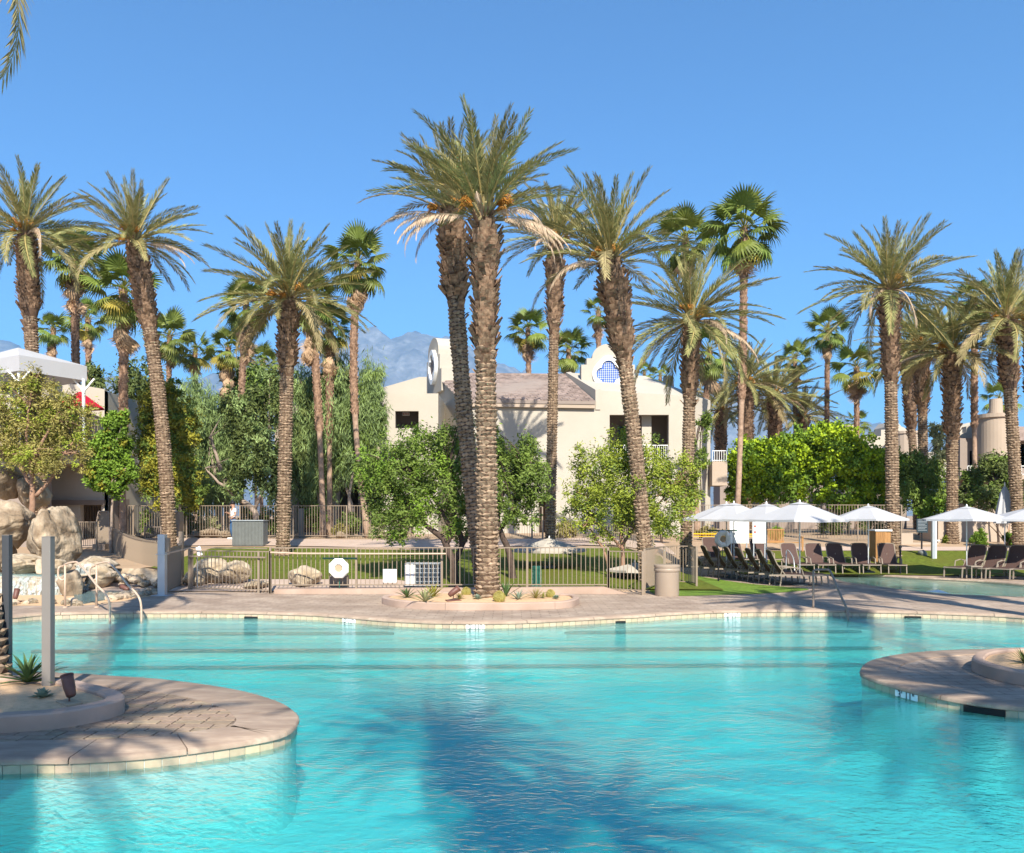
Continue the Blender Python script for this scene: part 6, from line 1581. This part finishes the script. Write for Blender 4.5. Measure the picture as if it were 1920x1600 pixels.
# travertine face of the lower basin with the sheet of water
wf_ = empty('waterfall', (X(60,23.9), 23.9, 0), 0, 'low pale rock wall with water sheeting over it at the left border', 'waterfall')
def rough_face(x0, x1, z0, z1, y, dep, m, name, parent, nx=60, nz=16, amp=.14, seed=0, lean=.25):
    mb = MB()
    for j in range(nz+1):
        for i in range(nx+1):
            u, v = i/nx, j/nz; x = x0+(x1-x0)*u; z = z0+(z1-z0)*v
            nn = mnoise.fractal(Vector((x*1.3, z*1.6, seed)), .9, 2.1, 5)
            mb.v.append((x, y+lean*v-amp*nn, z+.05*mnoise.noise(Vector((x*2, 3, seed)))*v))
    for j in range(nz):
        for i in range(nx): a = j*(nx+1)+i; mb.f.append((a, a+1, a+nx+2, a+nx+1))
    b = len(mb.v); 
    for i in range(nx+1): q = mb.v[nz*(nx+1)+i]; mb.v.append((q[0], y+dep, q[2]+.02))
    for i in range(nx): a = nz*(nx+1)+i; mb.f.append((a, a+1, b+i+1, b+i))
    o = mb.build(name, m, parent, fix=False, smooth=True); return o
O = Vector(wf_.location)
rough_face(X(-120,23.9)-O.x, X(152,23.9)-O.x, -.02, Z(1082,23.9), -.25, 1.6, M['rockpale'], 'rock_wall', wf_, seed=1)
rough_face(X(0,23.9)-O.x, X(140,23.9)-O.x, .0, Z(1084,23.9)+.02, -.36, .5, M['foam'], 'water_sheet', wf_, seed=1, amp=.13)
MB().box(X(-100,24.5)-O.x, X(130,24.5)-O.x, .2, 1.1, Z(1080,24)-.05, Z(1078,24)).build('upper_basin_water', M['pond'], wf_)
sf = empty('small_waterfall', (X(152,25), 25.0, 0), 0, 'narrow fall of white water between the tall boulder and the pale ledge', 'waterfall'); O = Vector(sf.location)
rough_face(-.10, .42, .05, .75, -.35, .3, M['foam'], 'water_sheet', sf, nx=20, nz=12, amp=.08, seed=5)
pondC = resample(catmull([dk(148,1133),dk(190,1127),dk(260,1118),dk(290,1109),dk(262,1098),dk(215,1096),dk(160,1100),dk(140,1115)], True), .2, True)
if area(pondC) < 0: pondC.reverse()
pond = MB().prism(pondC, .004, .03).build('pond_water', M['pond']); pond['kind'] = 'structure'
bedC = resample(catmull([dk(-150,1139),dk(40,1136),dk(120,1137),dk(190,1133),dk(250,1124),dk(296,1114),dk(300,1100),dk(290,1092),dk(100,1092),dk(-150,1092)], True), .2, True)
sheet('gravel_bed', bedC, [], .003, M['sand'])
rs_ = random.Random(5); pebs = []
for k in range(5):
    bm = bmesh.new(); bmesh.ops.create_icosphere(bm, subdivisions=2, radius=1)
    for v in bm.verts: v.co *= 1+.35*mnoise.noise(v.co*1.5+Vector((k*5,0,0)))
    me = bpy.data.meshes.new('stone'); bm.to_mesh(me); bm.free(); me.materials.append(M['pebble'] if k % 2 else M['rockpale']); pebs.append(me)
pl = []
for k in range(110):
    if k < 55: px = rs_.uniform(205, 296); py = 1124-(px-205)*.14+rs_.uniform(-4, 3)
    else: px = rs_.uniform(205, 296); py = 1070+(px-205)*.20+rs_.uniform(0, 14)
    pl.append((px, py, k < 55))
for k in range(14): pl.append((rs_.uniform(10, 150), 1134+rs_.uniform(-3, 2), True))
for px, py, near in pl:
    p = dk(px, py) if near else None
    if not near: dd = 25.5+rs_.uniform(-.6, .8); zz = Z(py, dd); p = Vector((X(px, dd), dd))
    o = bpy.data.objects.new('stone', rs_.choice(pebs)); COL.objects.link(o)
    s_ = rs_.uniform(.05, .13); o.location = (p.x, p.y, s_*.4 if near else zz); o.scale = (s_*1.3, s_, s_*.8); o.rotation_euler = (rs_.uniform(-.4,.4), 0, rs_.uniform(0, 6))
    tag(o, 'loose pale stone on the upper bank behind the small pond' if not near else 'loose pale stone along the gravel edge by the pond', 'stone', 'stones on the pond bank' if not near else 'stones along the gravel edge')
# bank behind the pond stones
mb = MB()
rough = rough_face(X(200,26.2), X(300,26.2), -.05, .55, 25.6, .8, M['rock'], 'rock_bank', None, nx=30, nz=10, amp=.15, seed=8, lean=.8); tag(rough, 'sloping stony bank under the curved fence', 'bank')

# ---------------------------------------------------------------- plants of the planters
def agave(label, p, n, L, w, m, seed, spread=(20, 80), cat='agave', curl=.3, name='agave', group=None):
    t = empty(name, p, 0, label, cat, group); rr = random.Random(seed)
    for k in range(n):
        a = k*2.39996; f = k/n; el = radians(spread[1]+(spread[0]-spread[1])*f+rr.uniform(-6, 6)); l = L*rr.uniform(.8, 1.1)*(.7+.3*f)
        K = 6; vs = []; dv = Vector((cos(a), sin(a), 0)); sv = Vector((-sin(a), cos(a), 0)); pos_ = Vector((0,0,.02)); e_ = el
        for i in range(K+1):
            u = i/K; ww = w*(.55+.9*u if u < .4 else .91*(1-((u-.4)/.6)**1.6))+.001
            up_ = Vector((-sin(e_)*dv.x, -sin(e_)*dv.y, cos(e_)))
            vs += [pos_-sv*ww*.5+up_*ww*.18, pos_-up_*ww*.06, pos_+sv*ww*.5+up_*ww*.18]
            pos_ = pos_+(dv*cos(e_)+Vector((0,0,1))*sin(e_))*(l/K); e_ -= curl*rr.uniform(.5, 1.2)/K
        mb = MB(); mb.add(vs, [(i*3+j, i*3+j+1, i*3+j+4, i*3+j+3) for i in range(K) for j in range(2)])
        mb.build('leaf', m, t, fix=False, smooth=True)
    return t
def pz(px, py, z): q = dk(px, py, z); return Vector((q.x, q.y, z))
agave('dark green spiky agave behind the taupe post in the near left planter', pz(52,1283,.14), 30, .52, .06, M['lf_agave'], 1, (5, 85), curl=.5)
agave('small blue green rosette succulent at the foot of the taupe post', pz(80,1312,.14), 26, .16, .065, M['lf_blue'], 2, (10, 85), cat='succulent', name='succulent')
CPL = [('striped green agave at the left end of the centre planter',763,1120,22,.42,.05,'lf_agave',(10,80)),('large variegated agave with pale stripes in the centre planter',797,1129,26,.50,.06,'lf_pale',(20,85)),('yellow green agave behind the large variegated one',812,1120,20,.50,.05,'lf_yellow',(25,85)),
       ('dark upright agave right of the centre palm trunk',948,1120,14,.62,.06,'lf_agave',(35,85)),('grey green agave right of the dark upright one',972,1124,16,.40,.045,'lf_blue',(15,80)),('wiry brown green grass tuft near the green mesh bin',1005,1122,60,.42,.014,'lf_olive',(15,85)),('wiry tuft beside the bronze spotlight',862,1124,44,.26,.014,'lf_olive',(10,85)),
       ('tiny green tuft at the right end of the centre planter',1018,1121,24,.24,.014,'lf_lime',(15,85))]
for i, (lab, px, py, n_, L_, w_, m_, spv) in enumerate(CPL): agave(lab, pz(px, py+2, .14), n_, L_, w_, M[m_], 10+i, spv)
for i, (px, py, s_, lab) in enumerate([(895,1126,.19,'blue green rosette left of the round golden cactus'),(1043,1124,.14,'blue green rosette at the right end of the centre planter')]): agave(lab, pz(px, py, .14), 26, s_, .07, M['lf_blue'], 30+i, (5,85), cat='succulent', name='succulent')
def barrel(label, p, r, seed):
    t = empty('barrel_cactus', p, 0, label, 'cactus'); n, k = 40, 12; vs = []; fs = []
    for j in range(k+1):
        ph = pi*j/k*.93+.07
        for i in range(n): a = 2*pi*i/n; rr_ = r*(1 if i % 2 else .87)*sin(ph); vs.append((rr_*cos(a), rr_*sin(a), r*.8+r*.95*cos(ph)))
    for j in range(k):
        for i in range(n): fs.append((j*n+i, (j+1)*n+i, (j+1)*n+(i+1) % n, j*n+(i+1) % n))
    MB_ = MB(); MB_.add(vs, fs); MB_.build('body', M['lf_olive'], t, fix=False)
    rr = random.Random(seed); sp_ = MB()
    for q in range(520):
        a = 2*pi*rr.randrange(20)/20+2*pi/40; ph = rr.uniform(.05, 2.4); d_ = Vector((sin(ph)*cos(a), sin(ph)*sin(a), cos(ph))); b_ = Vector((0,0,r*.8))+d_*r*.98; e = (d_+Vector((rr.uniform(-.7,.7), rr.uniform(-.7,.7), rr.uniform(-.5,.7)))).normalized()*r*.25
        s_ = e.cross(d_).normalized()*.005; sp_.add([b_-s_, b_+s_, b_+e], [(0,1,2)])
    sp_.build('spines', M['cactus'], t, fix=False)['kind'] = 'stuff'
barrel('round golden barrel cactus in front, right of the centre palm trunk', pz(936,1129,.14), .14, 1)
barrel('golden barrel cactus behind the bronze spotlight left of the palm', pz(874,1118,.14), .12, 2)
barrel('smaller golden barrel cactus near the right end of the centre planter', pz(1032,1121,.14), .11, 3)
def spot(label, p, az, s=1.0, pad=True, el=35):
    t = empty('spotlight', p, az, label, 'spotlight'); e = Vector((cos(radians(el)), 0, sin(radians(el))))
    if pad: MB().box(-.20*s,.20*s,-.11*s,.11*s,.0,.045*s).build('pad', M['slab'] if pad == 1 else M['rust'], t, bevel=.006)
    MB().tube([(0,0,.04*s),(0,0,.17*s)], .014*s, 8).build('stem', M['rust'], t)
    c = Vector((0,0,.25*s)); prof_ = [(-.15,.045),(-.13,.065),(0,.082),(.10,.082),(.17,.088)]
    mb = MB(); mb.tube([c+e*u*s for u, r_ in prof_], [r_*s for u, r_ in prof_], 16); mb.build('lamp_head', M['rust'], t, smooth=True)
    MB().tube([c+e*.165*s, c+e*.185*s], [.092*s,.092*s], 16).build('rim', M['rust'], t)
spot('bronze landscape spotlight on a concrete pad in the near left planter', pz(130,1321,.14), radians(140), .76, 1, 62)
spot('bronze spotlight on a brown block left of the centre palm', pz(850,1128,.14), radians(20), .9, 2, 35)
spot('small reddish spotlight at the foot of the waterfall wall', pz(30,1130,0), radians(100), .8, 2, 60)
spot('dark reddish spotlight among the stones by the pond', pz(235,1117,0), radians(160), .8, 2, 20)
agave('dark spiky plant at the right border in the right island planter', pz(1922,1247,.14), 40, .34, .02, M['lf_dark'], 50, (5,80), cat='plant')
agave('tall leaning woody stems of a pruned shrub against the shaded wall', Vector((X(1888,39), 39, G(X(1888,39),39))), 5, 1.9, .10, M['barkred'], 51, (40,70), cat='shrub', name='shrub')

# ---------------------------------------------------------------- person
def person(label, loc, rz):
    t = empty('person', loc, rz, label, 'person')
    V = {'pel':(0,0,.93,.15,.11),'bel':(0,0,1.08,.14,.10),'che':(0,.01,1.28,.16,.11),'neck':(0,.01,1.47,.055,.055),'head':(0,-.02,1.60,.095,.105),'top':(0,-.01,1.70,.075,.085),
         'hl':(-.09,0,.88,.09,.09),'kl':(-.11,-.05,.50,.062,.065),'al':(-.12,.02,.09,.042,.045),'fl':(-.13,-.14,.035,.035,.03),
         'hr':(.09,0,.88,.09,.09),'kr':(.11,.0,.50,.062,.065),'ar':(.13,.08,.09,.042,.045),'fr':(.13,-.08,.035,.035,.03),
         'sl':(-.19,.01,1.40,.06,.06),'el':(-.27,-.03,1.15,.042,.042),'wl':(-.16,-.22,1.22,.03,.03),'sr':(.19,.01,1.40,.06,.06),'er':(.29,.03,1.14,.042,.042),'wr':(.24,-.18,1.02,.03,.03)}
    E_ = [('pel','bel'),('bel','che'),('che','neck'),('neck','head'),('head','top'),('pel','hl'),('hl','kl'),('kl','al'),('al','fl'),('pel','hr'),('hr','kr'),('kr','ar'),('ar','fr'),('che','sl'),('sl','el'),('el','wl'),('che','sr'),('sr','er'),('er','wr')]
    def grow(name, keys, m, infl=0, root='pel', ov={}):
        ks = [k for k in V if k in keys]; me = bpy.data.meshes.new(name)
        me.from_pydata([tuple(ov.get(k, V[k])[:3]) for k in ks], [(ks.index(a), ks.index(b)) for a, b in E_ if a in ks and b in ks], [])
        o = bpy.data.objects.new(name, me); COL.objects.link(o)
        md = o.modifiers.new('s', 'SKIN'); me.skin_vertices[0].data
        for i, k in enumerate(ks): me.skin_vertices[0].data[i].radius = (V[k][3]+infl, V[k][4]+infl); me.skin_vertices[0].data[i].use_root = (k == root)
        ss = o.modifiers.new('u', 'SUBSURF'); ss.levels = ss.render_levels = 2
        bpy.context.view_layer.update(); dg = bpy.context.evaluated_depsgraph_get(); m2 = bpy.data.meshes.new_from_object(o.evaluated_get(dg))
        bpy.data.objects.remove(o); m2.materials.clear(); return link(name, m2, m, t, True)
    grow('body', set(V), M['skin'])
    grow('shirt', {'pel','bel','che','sl','sr'}, M['shirt'], .02)
    for s_ in ('l', 'r'):
        e, w_ = Vector(V['s'+s_][:3]), Vector(V['e'+s_][:3]); MB().tube([e, e.lerp(w_, .6)], [.075,.062], 10).build('sleeve', M['shirt'], t, smooth=True)
        h_, k_, a_ = (Vector(V[q+s_][:3]) for q in 'hka'); MB().tube([h_+Vector((0,0,.04)), h_.lerp(k_, .5), k_, a_+Vector((0,0,.01))], [.105,.092,.078,.068], 12).build('trouser_leg', M['denim'], t, smooth=True)
        f = Vector(V['f'+s_][:3]); MB().box(f.x-.05, f.x+.05, f.y-.08, f.y+.18, .0, .075).build('shoe', M['ivory'], t, bevel=.015)
        wv = Vector(V['w'+s_][:3]); MB().tube([wv, wv+Vector((.0,-.05,.02))], [.03,.034], 8).build('palm', M['skin'], t, smooth=True)
        for q in range(4): a0 = wv+Vector((-.03+.02*q,-.05,.02)); MB().tube([a0, a0+Vector((0,-.035,.0)), a0+Vector((0,-.05,-.025))], .008, 6).build('finger', M['skin'], t)
        MB().tube([wv+Vector((.035,-.01,.015)), wv+Vector((.045,-.05,.02))], .009, 6).build('thumb', M['skin'], t)
    MB().lathe([(.115,1.63),(.112,1.68),(.085,1.745),(.03,1.765)], 16, (0,-.015,0)).build('cap', M['black'], t, smooth=True)
    MB().box(-.07,.07,-.22,-.10,1.645,1.66).build('cap_visor', M['black'], t)
    MB().lathe([(.012,-.02),(.016,0),(.006,.03)], 8, (0,-.125,1.58)).build('nose', M['skin'], t)
    for s_ in (-1,1): MB().box(s_*.035-.012, s_*.035+.012, -.124,-.112, 1.605,1.617).build('eye', M['black'], t)
    MB().box(-.03,.03,-.118,-.108,1.545,1.552).build('mouth', M['redprint'], t)
person('person in a dark cap, white T shirt and blue jeans standing on the garden path', (X(437,39.4), 39.4, G(X(437,39.4),39.4)+.03), radians(-55))

# ---------------------------------------------------------------- mountains and air
RDG = [(-900,700),(-500,670),(-300,655),(-100,668),(0,662),(25,648),(55,655),(120,690),(200,715),(300,724),(400,716),(470,690),(520,668),(560,652),(600,640),(640,634),(672,629),(700,627),(740,632),(775,626),(805,625),(830,634),(860,648),(890,668),(920,684),(955,690),(990,698),(1050,708),(1150,722),(1250,730),(1350,735),(1500,765),(1560,775),(1620,800),(1700,830),(1800,850),(1900,835),(2000,810),(2400,760),(2900,740)]
nxm, nym = 420, 70; mb = MB(); DM = 7000.0
for j in range(nym+1):
    v = j/nym; y = 4200+v*4600
    for i in range(nxm+1):
        px = -900+3800*i/nxm; x = X(px, DM)*(y/DM)**.3
        hr_ = (HY-lerp_tab(RDG, px))/FPX*DM
        t_ = (y-4200)/(DM-4200); env = sstep(0, 1, min(1, t_)) if t_ < 1 else max(0, 1-(t_-1)*1.3)
        p = Vector((x/900, y/900, 3)); rg = 1-abs(mnoise.fractal(p, 1.0, 2.1, 7))*1.0; fn = mnoise.fractal(p*3.3, .9, 2.2, 6)
        z = hr_*env*(1-.42*(1-rg)*(1-env*.75))+70*fn*env+(420*(rg-.75))*env*(1-env)*2.4
        mb.v.append((x, y, max(-2, z)))
for j in range(nym):
    for i in range(nxm): a = j*(nxm+1)+i; mb.f.append((a, a+1, a+nxm+2, a+nxm+1))
mt = mb.build('mountains', M['mountain'], None, fix=False, smooth=True); mt['kind'] = 'structure'
hz = bpy.data.materials.new('haze'); hz.use_nodes = True; N = hz.node_tree.nodes
for n_ in list(N):
    if n_.type != 'OUTPUT_MATERIAL': N.remove(n_)
pv = N.new('ShaderNodeVolumePrincipled'); pv.inputs['Color'].default_value = (.20,.60,1,1); pv.inputs['Density'].default_value = 8.5e-5; pv.inputs['Anisotropy'].default_value = .2
hz.node_tree.links.new(pv.outputs[0], N['Material Output'].inputs['Volume'])
ho = MB().box(-9500, 9500, -450, 12500, -3, 1750).build('haze', hz); ho['kind'] = 'stuff'
